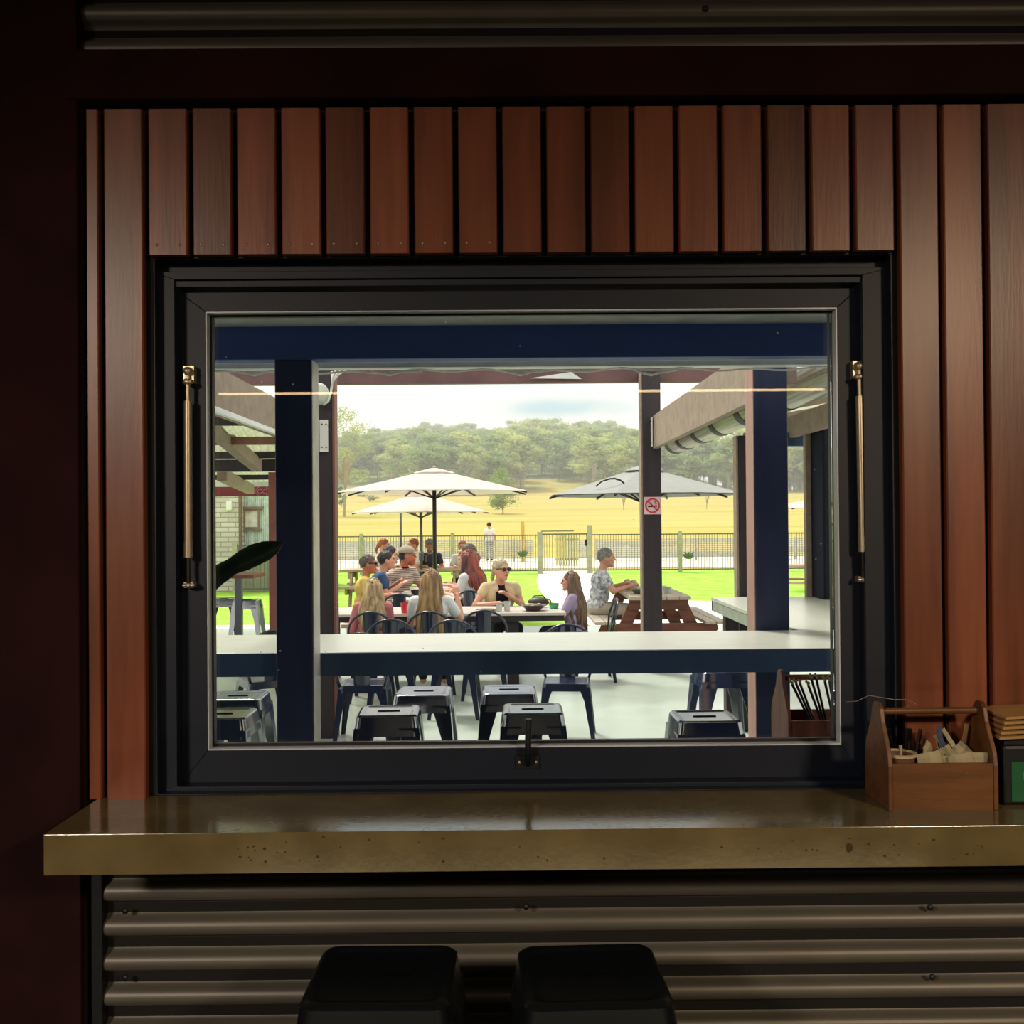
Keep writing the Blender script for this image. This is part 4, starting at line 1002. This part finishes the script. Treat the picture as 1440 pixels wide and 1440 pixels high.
def picnic(loc, rz, length, m, mt_, label):
    """long axis local Y, ends at +-length/2"""
    t = thing('picnic_table', loc, rz, label, 'picnic table'); h = length/2
    mb = MB()
    for i in range(5): x = -.365+.147*i; mb.box(x, x+.14, -h, h, .715, .755)
    mb.build('tabletop', mt_, t)
    for s in (-1, 1):
        mb = MB()
        for i in range(2): x0 = s*(.60+.13*i); mb.box(x0-.06, x0+.06, -h, h, .42, .455)
        mb.build('bench_seat', mt_, t)
    for e_ in (-1, 1):
        y = e_*(h-.22)
        mb = MB(); mb.box(-.36, .36, y+.045*e_-.022, y+.045*e_+.022, .585, .715); mb.build('top_bearer', m, t, bevel=.004)
        q = [(-.70, .42), (.70, .42), (.72, .35), (.68, .30), (-.68, .30), (-.72, .35)]
        mb = MB(); mb.prism(q, 'y', y-e_*.0-.022-.05*-e_, y+.022-.05*-e_); mb.build('bench_bearer', m, t, bevel=.004)
        for s in (-1, 1):
            mb = MB(); mb.beam((s*.25, y+e_*.0, .64), (s*.60, y, 0), .045, .14, up=(0, 0, 1)) if 0 else mb.prism([(s*.18, .71), (s*.34, .71), (s*.66, 0), (s*.50, 0)], 'y', y-.022, y+.022)
            mb.build('leg', m, t, bevel=.004)
    return t
pcx = (Xp(843, 12.3)+Xp(1013, 12.3))/2
picnic((pcx, 12.3+.98, 0), 0, 2.0, picnic_red, picnic_top, 'red brown picnic table with pale planks, end on, at right')
picnic((Xp(566, 19.6), 19.9, 0), R(90), 2.4, picnic_grey, picnic_grey, 'weathered picnic table side on behind the seated men')
picnic((Xp(1148, 19.5), 20.2, 0), R(80), 2.0, picnic_grey, picnic_grey, 'weathered picnic table beyond the bar return at far right')
ht = thing('high_table', (Xp(318, 12.2), 12.3, 0), 0, 'small high table with wooden top at far left under the leaf', 'table')
MB().box(-.55, .37, -.3, .3, 1.03, 1.07).build('tabletop', picnic_red, ht)
for x in (-.4, .12): MB().box(x-.04, x+.04, -.04, .04, 0, 1.03).build('leg', chair_m, ht)

# ================================================================== UMBRELLAS
def umbrella(px, d, rad, z_ap, z_ed, cloth, label, rot=22.5, polem=None, val=.0, crank=None, sides=8, under=0, polew=.028):
    t = thing('patio_umbrella', (Xp(px, d), d, 0), R(rot), label, 'umbrella'); mb = MB()
    seg = 6; vs = []; fs = []
    for k3 in (0, 1):
        for i in range(sides):
            a0_, a1_ = 2*math.pi*i/sides, 2*math.pi*(i+1)/sides
            base = len(vs)
            for j in range(seg+1):
                r = rad*j/seg
                for q in range(5):
                    u = q/4; p = Vector((math.cos(a0_), math.sin(a0_), 0))*(1-u)+Vector((math.cos(a1_), math.sin(a1_), 0))*u
                    z = z_ap+(z_ed-z_ap)*(j/seg)**.95 - .10*math.sin(math.pi*u)*(j/seg)*(1-j/seg)*rad*.3 - .012*k3
                    vs.append((p.x*r, p.y*r, z))
            for j in range(seg):
                for q in range(4): n_ = base+j*5+q; fs.append((n_, n_+1, n_+6, n_+5))
    mb.add(vs, fs); mb.build('canopy', cloth, t)
    if val:
        mb = MB()
        for i in range(sides):
            a0_, a1_ = 2*math.pi*i/sides, 2*math.pi*(i+1)/sides
            A = Vector((rad*math.cos(a0_), rad*math.sin(a0_), z_ed)); B = Vector((rad*math.cos(a1_), rad*math.sin(a1_), z_ed)); dz = Vector((0, 0, -val))
            k_ = .996; mb.add([A, B, B+dz, A+dz, A*k_+Vector((0,0,A.z*(1-k_))), B*k_+Vector((0,0,B.z*(1-k_)))], [(0, 1, 2, 3), (0, 1, 5, 4)])
        mb.build('valance', cloth, t)
    # vent cap
    mb = MB(); rv = rad*.22; vs = [(0, 0, z_ap+.02)]+[(rv*math.cos(2*math.pi*i/sides), rv*math.sin(2*math.pi*i/sides), z_ap+(z_ed-z_ap)*.22+.018) for i in range(sides)]
    mb.add(vs, [(0, 1+i, 1+(i+1)%sides) for i in range(sides)]); mb.ell((0, 0, z_ap+.02), (.03, .03, .03), 8, 5); mb.build('vent_cap', cloth, t)
    pm = polem or alu
    mb = MB(); mb.tube([(0, 0, .0), (0, 0, z_ap+.02)], polew, 10); mb.build('pole', pm, t, smooth=True)
    mb = MB(); mb.lathe([(0, 0), (.24, 0), (.24, .05), (.06, .08), (.05, .25), (0, .25)]); mb.build('base', pm, t, auto=50)
    for i in range(sides):
        a = 2*math.pi*i/sides; c, s = math.cos(a), math.sin(a)
        mb = MB(); mb.beam((0, 0, z_ap-.04), (rad*c*1.005, rad*s*1.005, z_ed-.03), .022, .025); mb.beam((.03*c, .03*s, z_ed-.10), (rad*.5*c, rad*.5*s, (z_ap+z_ed)/2-.04), .015, .02)
        mb.build('rib', pm, t)
    if crank:
        mb = MB(); mb.tube([(0, 0, crank-.10), (0, 0, crank+.08)], polew+.02, 10); mb.tube([(.0, -.03, crank), (.08, -.08, crank), (.08, -.08, crank-.12)], .01, 6); mb.build('crank', pm, t, auto=50)
    return t
d = 17.0; umbrella(611, d, 1.64, Zp(659, d, 611), Zp(692, d, 611), white_cloth, 'large cream umbrella over the seated group', 22.5, crank=None, polew=.034)
d = 19.6; umbrella(592, d, 1.30, Zp(692, d, 592), Zp(720, d, 592), white_cloth, 'smaller cream umbrella behind and below the large one', 10, crank=1.02, polem=mat('grey_pole', (96, 96, 96), .4, metal=.3))
d = 14.0; uc = umbrella(905, d, 1.36, Zp(655, d, 899), Zp(696, d, 899), grey_cloth, 'grey umbrella with dark straps behind the signed post', 22.5, val=.0)
# strap on grey umbrella
stp = MB(); q0 = [P(838, 684, 13.2), P(846, 677, 13.2), P(858, 673.2, 13.2), P(866, 673, 13.2), P(867, 674.2, 13.2), P(872, 675, 13.2), P(877, 679, 13.2), P(879, 683, 13.2)]
stp.tube([p-Vector(uc.location) for p in q0], [.010, .011, .012, .012, .012, .012, .012, .016], 6); so3 = stp.build('strap', black_m); so3.parent = uc
so3.data.transform(Matrix.Rotation(-uc.rotation_euler.z, 4, 'Z'))
d = 24; umbrella(1160, d, 1.5, Zp(698, d, 1150), Zp(714, d, 1150), white_cloth, 'pale umbrella partly seen beyond the right hand posts', 0, val=.0)
o = MB().tube([(0, 0, 0), (0, 0, 2.0)], .022, 8).build('slim_pole', MATS['grey_pole'], loc=(Xp(563.5, 21), 21, 0), smooth=True); tag(o, 'slim grey pole left of the umbrella poles', 'pole')
# ================================================================== PEOPLE
hairm = {
 'blonde': mat('blonde_hair', (198, 174, 132), .5, scale=26, stretch=(1, 1, .08), col2=(136, 104, 72)),
 'longblonde': mat('streaked_hair', (180, 144, 92), .45, scale=22, stretch=(1, 1, .06), col2=(84, 58, 48)),
 'grey': mat('grey_hair', (150, 146, 140), .7, scale=60, col2=(92, 88, 86)),
 'greybrown': mat('grey_brown_hair', (108, 96, 88), .7, scale=60, col2=(66, 56, 52)),
 'dark': mat('dark_hair', (52, 42, 42), .6, scale=60, col2=(30, 24, 26)),
 'red': mat('red_dyed_hair', (168, 78, 54), .45, scale=12, stretch=(1, 1, .15), col2=(48, 26, 42)),
 'auburn': mat('auburn_hair', (156, 84, 56), .6, scale=30),
 'brown': mat('brown_hair', (128, 98, 76), .55, scale=24, stretch=(1, 1, .1), col2=(84, 62, 52)),
 'ash': mat('ash_blonde_hair', (190, 174, 146), .6, scale=40, col2=(140, 124, 100))}
def cloth(n, c, **k): return mat(n, c, .85, **{**dict(var=.06, scale=9, bump=.25, bscale=14, spec=.2), **k})
# striped tee
def striped():
    m = cloth('striped_tee', (190, 182, 170)); N = m.node_tree.nodes; L = m.node_tree.links
    tc = N.new('ShaderNodeTexCoord'); wv = N.new('ShaderNodeTexWave'); wv.bands_direction = 'Z'; wv.inputs['Scale'].default_value = 13; wv.inputs['Distortion'].default_value = 1.5
    L.new(tc.outputs['Object'], wv.inputs[0]); r = N.new('ShaderNodeValToRGB'); r.color_ramp.elements[0].color = (*lin((116, 100, 96)), 1); r.color_ramp.elements[1].color = (*lin((200, 190, 178)), 1)
    r.color_ramp.elements[0].position = .35; r.color_ramp.elements[1].position = .55
    L.new(wv.outputs[0], r.inputs[0]); L.new(r.outputs[0], N['Principled BSDF'].inputs['Base Color']); return m
printed = cloth('printed_shirt', (226, 226, 226), scale=22, col2=(120, 124, 138))
denim = cloth('denim', (60, 70, 96)); darkpants = cloth('dark_trousers', (40, 40, 48)); beige = cloth('beige_shorts', (196, 184, 168))
VOX = .0085
def person(px, d, face, s, label, shirt, hair, style='short', X=None, lean=6, hy=0, hp=0, arms=None, pants=darkpants, skin=skin1, sleeve=.55,
           stand=False, glasses=False, cap=None, beard=None, hl=.3, vox=VOX, cardigan=None, smile=False, collar=None):
    h = .93 if stand else .55
    s *= 1.03; K = 1.12
    X = Xp(px, d) if X is None else X
    t = thing('person', (X, d, 0 if stand else .45*(1-s)), R(face), label, 'person'); t.scale = (s, s, s)
    tl = math.tan(R(lean))
    def T(x, y, z): return Vector((x, y + max(0, z)*tl, h+z))
    arms = arms or {}
    A = {}
    for sx in (-1, 1):
        e_, hd = arms.get(sx, ((.25, .12, .19), (.12, .38, .235)) if not stand else ((.22, -.02, .15), (.24, .08, -.08)))
        A[sx] = (T(sx*.180, 0, .425), Vector((sx*e_[0], e_[1]+.0, h+e_[2])), Vector((sx*hd[0], hd[1], h+hd[2])))
    hc = T(0, .022, .645); HR = Matrix.Rotation(R(hy), 3, 'Z') @ Matrix.Rotation(R(hp), 3, 'X')
    def Hd(x, y, z): return hc + HR @ Vector((x*K, y*K, z*K))
    b = MB()
    b.ell(T(0, 0, 0), (.170, .130, .125)); b.ell(T(0, .01, .16), (.148, .115, .145)); b.ell(T(0, 0, .33), (.168, .118, .15))
    for sx in (-1, 1):
        S, E, Hn = A[sx]
        b.cap(T(0, 0, .445), S, .060, .056); b.cap(S, E, .052, .040); b.cap(E, Hn, .037, .026)
        # hand
        f = (Hn-E).normalized(); u = Vector((0, 0, 1)); sd = f.cross(u)
        if sd.length < .2: sd = Vector((sx, 0, 0))
        sd.normalize(); u = sd.cross(f)
        for k, (o, l1) in enumerate(((-.028, .030), (-.0095, .036), (.0095, .034), (.028, .027))):
            kn = Hn + f*.085 + sd*o; b.cap(Hn + f*.01 + sd*o*.7, kn, .014, .012, 8)
            k2 = kn + (f*.9-u*.35)*l1; b.cap(kn, k2, .0095, .009, 7); b.cap(k2, k2+(f*.55-u*.8)*l1*.8, .009, .008, 7)
        th = -sx; b.cap(Hn + sd*.02*th, Hn + f*.045 + sd*.05*th - u*.005, .012, .010, 7); b.cap(Hn + f*.045 + sd*.05*th - u*.005, Hn + f*.075+sd*.05*th-u*.02, .010, .009, 7)
        if stand:
            kn, an, to = Vector((sx*.09, .02, .48)), Vector((sx*.09, -.02, .08)), Vector((sx*.10, .13, .04))
        else:
            kn, an, to = Vector((sx*.12, .42, h-.03)), Vector((sx*.12, .36, .08)), Vector((sx*.13, .50, .04))
        hp_ = T(sx*.085, 0, -.02); b.cap(hp_, kn, .082, .055); b.cap(kn, an, .052, .036); b.cap(an, to, .04, .03)
    b.cap(T(0, -.005, .46), Hd(0, -.02, -.05), .056, .050)
    # head
    b.ell(hc, (.077*K, .094*K, .098*K), rot=HR); b.ell(Hd(0, .022, -.045), (.058*K, .068*K, .072*K), rot=HR); b.ell(Hd(0, .066, -.093), (.028*K, .026*K, .024*K), rot=HR)
    b.cap(Hd(0, .092, .008), Hd(0, .106, -.026), .009, .012, 8); b.ell(Hd(0, .080, .024), (.050*K, .018*K, .011*K), rot=HR)
    for sx in (-1, 1): b.ell(Hd(sx*.079, -.004, -.012), (.010*K, .020*K, .030*K), rot=HR); b.ell(Hd(sx*.040, .066, -.028), (.020*K, .018*K, .018*K), rot=HR)
    b.build('body', skin, t, smooth=True, remesh=vox)
    for sx in (-1, 1):
        e = MB(); e.ell(Hd(sx*.030, .087, .003), (.012*K, .008*K, .007*K), 8, 5, rot=HR); e.build('eye', eye_m, t, smooth=True)
    e = MB(); e.ell(Hd(0, .091, -.060), (.022*K, .008*K, .011 if smile else .006*K), 8, 5, rot=HR); e.build('mouth', lips if not smile else mat('smile', (226, 200, 190), .5), t, smooth=True)
    # clothes
    c = MB(); g = .014
    c.ell(T(0, 0, .02), (.172+g, .132+g, .125)); c.ell(T(0, .01, .16), (.155+g, .122+g, .155)); c.ell(T(0, 0, .33), (.172+g, .122+g, .155))
    for sx in (-1, 1):
        S, E, Hn = A[sx]; c.cap(T(sx*.045, 0, .435), S, .064, .068)
        if sleeve > 0: c.cap(S, S+(E-S)*min(sleeve, 1), .066, .060)
        if sleeve > 1: c.cap(E, E+(Hn-E)*(sleeve-1), .052, .036)
    c.build('shirt', shirt, t, smooth=True, remesh=.011)
    if collar:
        e = MB(); e.lathe([(.060, 0), (.072, .0), (.066, .02), (.056, .022)], T(0, .0, .475), 16); e.build('collar', collar, t, smooth=True)
    if cardigan:
        c = MB()
        for sx in (-1, 1):
            S, E, Hn = A[sx]
            c.ell(T(sx*.105, -.008, .10), (.080, .140, .20)); c.ell(T(sx*.108, -.008, .32), (.080, .142, .17)); c.cap(T(sx*.065, 0, .445), S, .060, .072); c.cap(S, S+(E-S)*.30, .071, .068)
            c.cap(T(sx*.045, -.03, .50), T(sx*.06, .075, .40), .030, .034)
        c.build('cardigan', cardigan, t, smooth=True, remesh=.011)
    c = MB()
    for sx in (-1, 1):
        hp_ = T(sx*.085, 0, -.02)
        kn, an = (Vector((sx*.09, .02, .48)), Vector((sx*.09, -.02, .10))) if stand else (Vector((sx*.12, .42, h-.03)), Vector((sx*.12, .36, .12)))
        c.cap(hp_, kn, .096, .068)
        if pants is not beige: c.cap(kn, an, .066, .052)
    c.ell(T(0, 0, -.02), (.184, .142, .105)); c.build('trousers', pants, t, smooth=True, remesh=.014)
    # hair
    hm = hairm[hair]; c = MB(); random.seed(int(px*7))
    if cap is None:
        c.ell(Hd(0, -.016, .024), (.085*K, .098*K, .092*K), 18, 12, rot=HR)
        for i in range(90):
            a = random.uniform(0, 6.28); el = random.uniform(-.2, 1.4); v = Vector((.083*math.cos(a)*math.cos(el), .094*math.sin(a)*math.cos(el), .09*math.sin(el)))
            if v.y > .045 and v.z < .05: continue
            c.ell(Hd(v.x, v.y-.016, v.z+.024), random.uniform(.008, .015), 6, 4)
    else: c.ell(Hd(0, -.022, -.005), (.082*K, .088*K, .062*K), 14, 9, rot=HR)
    if style in ('long', 'side'):
        n = 64
        for i in range(n):
            ph = R(random.uniform(-104, 104)); cx_, sy = math.sin(ph), -math.cos(ph); L_ = hl*random.uniform(.78, 1.06)*(1 if abs(ph) < 1.4 else .8)
            p0 = Hd(.04*cx_, -.015+.03*sy, .090); p1 = Hd(.080*cx_, -.012+.092*sy, .045); p2 = Hd(.094*cx_, -.012+.104*sy, -.07)
            off = T(0, 0, .4).y
            y3 = T(0, 0, .42).y + (-.150-.0*abs(cx_)) * max(-sy, .0)**.6 - .01 + (.05 if sy > 0 else 0)
            q3 = Vector((.145*cx_+random.uniform(-.012, .012), y3, hc.z-.09-L_*.45)); y4 = T(0, 0, .2).y - .165*max(-sy, 0)**.6
            q4 = Vector((.150*cx_*random.uniform(.8, 1.05)+random.uniform(-.015, .015), y4+random.uniform(-.01, .01), hc.z-.09-L_))
            if style == 'side': q3 = q3 + Vector((.05, .0, 0)); q4 = q4 + Vector((.09, 0, .02))
            c.tube([p0, p1, p2, q3, (q3+q4)/2+Vector((random.uniform(-.012, .012), 0, 0)), q4], [.008, .020, .024, .022, .019, .004], 6)
    if style == 'back': c.ell(Hd(0, -.11, -.01), (.045, .04, .05), 10, 7); c.tube([Hd(0, -.12, -.02), Hd(.01, -.15, -.09), Hd(.02, -.13, -.17)], [.03, .026, .006], 8)
    c.build('hair', hm, t, smooth=True, remesh=.0075 if style != 'long' else 0)
    if cap:
        c = MB(); c.ell(Hd(0, -.008, .030), (.090*K, .108*K, .088*K), 18, 12, rot=HR, cut=0)
        vs = []
        for k3 in (0, .006):
            for i in range(9):
                a = math.pi*i/8; vs.append(Hd(.068*math.cos(a), .075+.0*i, .040+k3)); vs.append(Hd(.072*math.cos(a), .080+.085*math.sin(a), .030+.010*math.sin(a)+k3-.012*abs(math.cos(a))))
        fs = []
        for i in range(8): q = 2*i; fs += [(q, q+1, q+3, q+2), (q+18, q+19, q+21, q+20), (q+1, q+3, q+21, q+19)]
        c.add(vs, fs); c.build('cap', cap, t, smooth=True)
    if glasses:
        c = MB()
        for sx in (-1, 1): c.ell(Hd(sx*.033, .098, .004), (.029*K, .008*K, .020*K), 12, 8, rot=HR); c.beam(Hd(sx*.058, .088, .012), Hd(sx*.082, -.005, .006), .006, .010)
        c.beam(Hd(-.02, .100, .010), Hd(.02, .100, .010), .006, .006); c.build('sunglasses', mat('sunglass_black', (18, 14, 16), .15), t, smooth=True)
    if beard:
        c = MB(); c.ell(Hd(0, .045, -.075), (.058*K, .055*K, .050*K), 12, 8, rot=HR); c.ell(Hd(0, .092, -.045), (.026*K, .012*K, .007*K), 8, 5, rot=HR); c.build('beard', hairm[beard], t, smooth=True, remesh=.008)
    return t
Lr = lambda e, hd: (e, hd)
cap_m = cloth('khaki_cap', (166, 154, 136)); navycap = cloth('grey_cap', (120, 116, 112))
person(509, 12.75, -88, .92, 'man in yellow shirt and sunglasses, side on, left end of the group', cloth('yellow_shirt', (226, 192, 112)), 'greybrown', X=-1.80, lean=6, hy=-4, glasses=True, skin=skin2, sleeve=.7, pants=darkpants)
person(518, 13.35, -82, .95, 'laughing dark haired man in blue shirt behind the yellow shirt', cloth('blue_shirt', (58, 84, 122)), 'dark', X=-1.74, lean=14, hy=-2, hp=8, smile=True,
       arms={-1: ((.26, .16, .20), (.10, .36, .36)), 1: ((.25, .16, .20), (.08, .38, .33))})
person(541, 14.95, -95, .97, 'person with dark hair mostly hidden behind the laughing man', darkpants, 'dark', X=-1.78, lean=6)
person(560, 14.05, -128, 1.0, 'bearded man in khaki cap and striped tee with arm stretched out', striped(), 'dark', X=-1.50, lean=14, hy=36, cap=cap_m, beard='auburn', skin=skin2, collar=darkpants,
       arms={-1: ((.20, .26, .20), (.02, .44, .235)), 1: ((.42, .16, .33), (.66, .30, .28))})
person(523, 9.80, 0, .77, 'child with wavy blonde hair in pink top, seen from behind', cloth('pink_top', (204, 124, 130)), 'blonde', 'long', hl=.40, lean=6, sleeve=.9,
       arms={-1: ((.27, .04, .10), (.24, .28, .20)), 1: ((.20, .12, .16), (.10, .34, .26))})
person(605, 9.80, 0, .86, 'woman with very long streaked hair seen from behind, right hand raised', cloth('white_tee', (222, 224, 224)), 'longblonde', 'long', hl=.66, lean=6,
       arms={-1: ((.24, .14, .16), (.10, .36, .24)), 1: ((.33, .10, .20), (.27, .24, .48))})
person(700, 11.52, 196, .90, 'woman in dark sunglasses and beige cardigan facing the camera', cloth('black_top', (26, 26, 34)), 'ash', 'back', lean=10, hy=22, glasses=True, cardigan=cloth('beige_cardigan', (206, 184, 148)), sleeve=0,
       arms={1: ((.33, .14, .22), (.08, .34, .26)), -1: ((.26, .12, .22), (.02, .29, .36))})
person(668, 12.75, 62, .97, 'woman with red dyed hair and pale tee, back turned', cloth('pale_grey_tee', (206, 204, 204)), 'red', 'long', X=-.39, hl=.30, lean=8, sleeve=.5,
       arms={1: ((.25, .16, .16), (.10, .36, .235)), -1: ((.25, .12, .18), (.14, .40, .24))})
person(671, 13.45, 84, .93, 'woman with light brown hair in grey green top behind the red hair', cloth('grey_green_top', (164, 166, 150)), 'brown', 'short', X=-.36, lean=8, sleeve=.8)
person(668, 14.15, 95, 1.02, 'grey haired man in white shirt at the back of the group', printed, 'greybrown', X=-.40, lean=10, sleeve=.6)
person(808, 10.80, 84, .77, 'girl in purple tee with long fair hair facing left at table end', cloth('purple_tee', (164, 146, 176)), 'brown', 'long', hl=.58, lean=4, sleeve=.6, pants=denim,
       arms={1: ((.20, .20, .18), (.08, .42, .24)), -1: ((.20, .18, .18), (.05, .44, .24))})
person(838, 13.35, -86, .96, 'grey haired man in printed white shirt eating at the picnic table', printed, 'grey', X=pcx-.68, lean=10, pants=beige, skin=skin1, hy=-6, glasses=False,
       arms={-1: ((.26, .18, .22), (.08, .42, .30)), 1: ((.26, .18, .22), (.10, .44, .28))})
person(534, 20.56, -100, .98, 'woman with auburn hair in white top at the far left of the back table', cloth('white_top', (226, 220, 214)), 'auburn', 'back', hl=.2, vox=.012)
person(586, 20.56, 120, .98, 'woman with auburn hair in white top, between the umbrella poles', MATS['white_top'], 'auburn', 'short', hl=.2, vox=.012)
person(604, 20.56, 185, .97, 'bearded man in cap and dark shirt behind the main umbrella pole', cloth('charcoal_shirt', (62, 62, 76)), 'greybrown', cap=navycap, beard='grey', vox=.012, skin=skin2)
person(651, 20.56, 175, .92, 'pale haired person at the right end of the back table', MATS['white_top'], 'auburn', vox=.012)
person(688, 41.5, 10, .90, 'distant person in white walking in the field beyond the fence', MATS['white_top'], 'dark', stand=True, pants=darkpants, vox=.016)
# ================================================================== TABLE PROPS
def cup(name, px, d, z, r, h, m, label, cat='cup'):
    o = MB().lathe([(0, 0), (r*.78, 0), (r, h), (r*1.04, h), (r*.96, h), (r*.72, .006), (0, .006)], n=20).build(name, m, loc=(Xp(px, d), d, z), auto=50); return tag(o, label, cat)
TZ = .7505
glassy = mat('clear_cup', (226, 230, 226), .1, spec=1, transl=.6)
cup('red_cup', 568, 10.44, TZ, .040, .105, mat('red_plastic', (226, 62, 72), .3), 'bright red plastic cup on the patio table between the two girls')
cup('clear_glass', 712, 10.60, TZ, .036, .10, glassy, 'clear glass by the hand of the woman in sunglasses', 'glass')
cup('clear_glass', 701, 10.50, TZ, .034, .075, glassy, 'short clear glass left of the taller one on the patio table', 'glass')
cup('green_cup', 778, 10.85, TZ, .055, .055, mat('green_plastic', (70, 170, 120), .4), 'low green tub in front of the girl in purple')
cup('white_cup', 581, 13.3, TZ, .055, .075, white_m, 'white takeaway cup by the arm of the man in khaki cap')
cup('dark_pot', 583, 12.9, TZ, .055, .07, black_m, 'dark round pot on the men\'s table', 'pot')
o = MB().lathe([(0, 0), (.075, 0), (.08, .012), (.125, .055), (.135, .06), (.12, .06), (.06, .02), (0, .018)], n=28).build('dark_bowl', mat('dark_ceramic', (74, 62, 62), .35), loc=(Xp(749, 10.62), 10.62, TZ), auto=60); tag(o, 'wide dark bowl on the patio table near the girl in purple', 'bowl')
f = MB(); random.seed(2)
for i in range(9): f.ell((random.uniform(-.06, .06), random.uniform(-.06, .06), random.uniform(.0, .02)), (.028, .024, .016), 8, 5)
o2 = f.build('bowl_food', paper, smooth=True, loc=(Xp(749, 10.62), 10.62, TZ+.045)); tag(o2, 'pale food in the wide dark bowl', 'food', kind='stuff')
bag = MB(); bag.ell((0, 0, .03), (.115, .07, .055), 16, 10); bag.tube([(-.10, 0, .03), (-.04, 0, .10), (.05, 0, .10), (.115, 0, .02)], .008, 6); bag.tube([(.09, -.03, .07), (.13, -.02, .05), (.14, 0, .0)], .006, 6)
o = bag.build('dark_bag', mat('dark_leather', (60, 48, 44), .5), loc=(Xp(756, 11.0), 11.0, TZ+.025), smooth=True); tag(o, 'small dark leather bag behind the wide dark bowl', 'bag')
for px, d, lb in ((683, 10.62, 'dark flat plate in front of the woman in sunglasses'), (569, 12.75, 'dark flat plate on the near end of the men\'s table')):
    o = MB().lathe([(0, 0), (.07, 0), (.11, .014), (.105, .018), (.06, .006), (0, .006)], n=24).build('dark_plate', mat('dark_ceramic', (74, 62, 62), .35), loc=(Xp(px, d), d, TZ), auto=60); tag(o, lb, 'plate', 'dark plates')
o = MB().lathe([(0, 0), (.09, 0), (.115, .05), (.12, .075), (.11, .07), (.08, .01), (0, .01)], n=24).build('bread_basket', mat('woven_basket', (206, 186, 150), .8, scale=40), loc=(Xp(885, 13.6), 13.6, .7555), auto=60); tag(o, 'pale woven basket before the man at the picnic table', 'basket')
f = MB()
for i in range(10): f.ell((random.uniform(-.07, .07), random.uniform(-.07, .07), random.uniform(.0, .04)), (.034, .03, .022), 8, 5)
o = f.build('basket_food', mat('pale_bread', (222, 204, 170), .8), smooth=True, loc=(Xp(885, 13.6), 13.6, .83)); tag(o, 'pale food heaped in the woven basket', 'food', kind='stuff')
o = MB().lathe([(0, 0), (.06, 0), (.10, .055), (.095, .055), (.055, .01), (0, .01)], n=24).build('grey_bowl', mat('grey_ceramic', (110, 104, 98), .4), loc=(Xp(898, 12.8), 12.8, .7555), auto=60); tag(o, 'dark grey bowl on the picnic table left of the signed post', 'bowl')
cup('clear_glass', 938, 12.8, .7555, .05, .08, glassy, 'clear tub on the picnic table right of the signed post', 'glass')
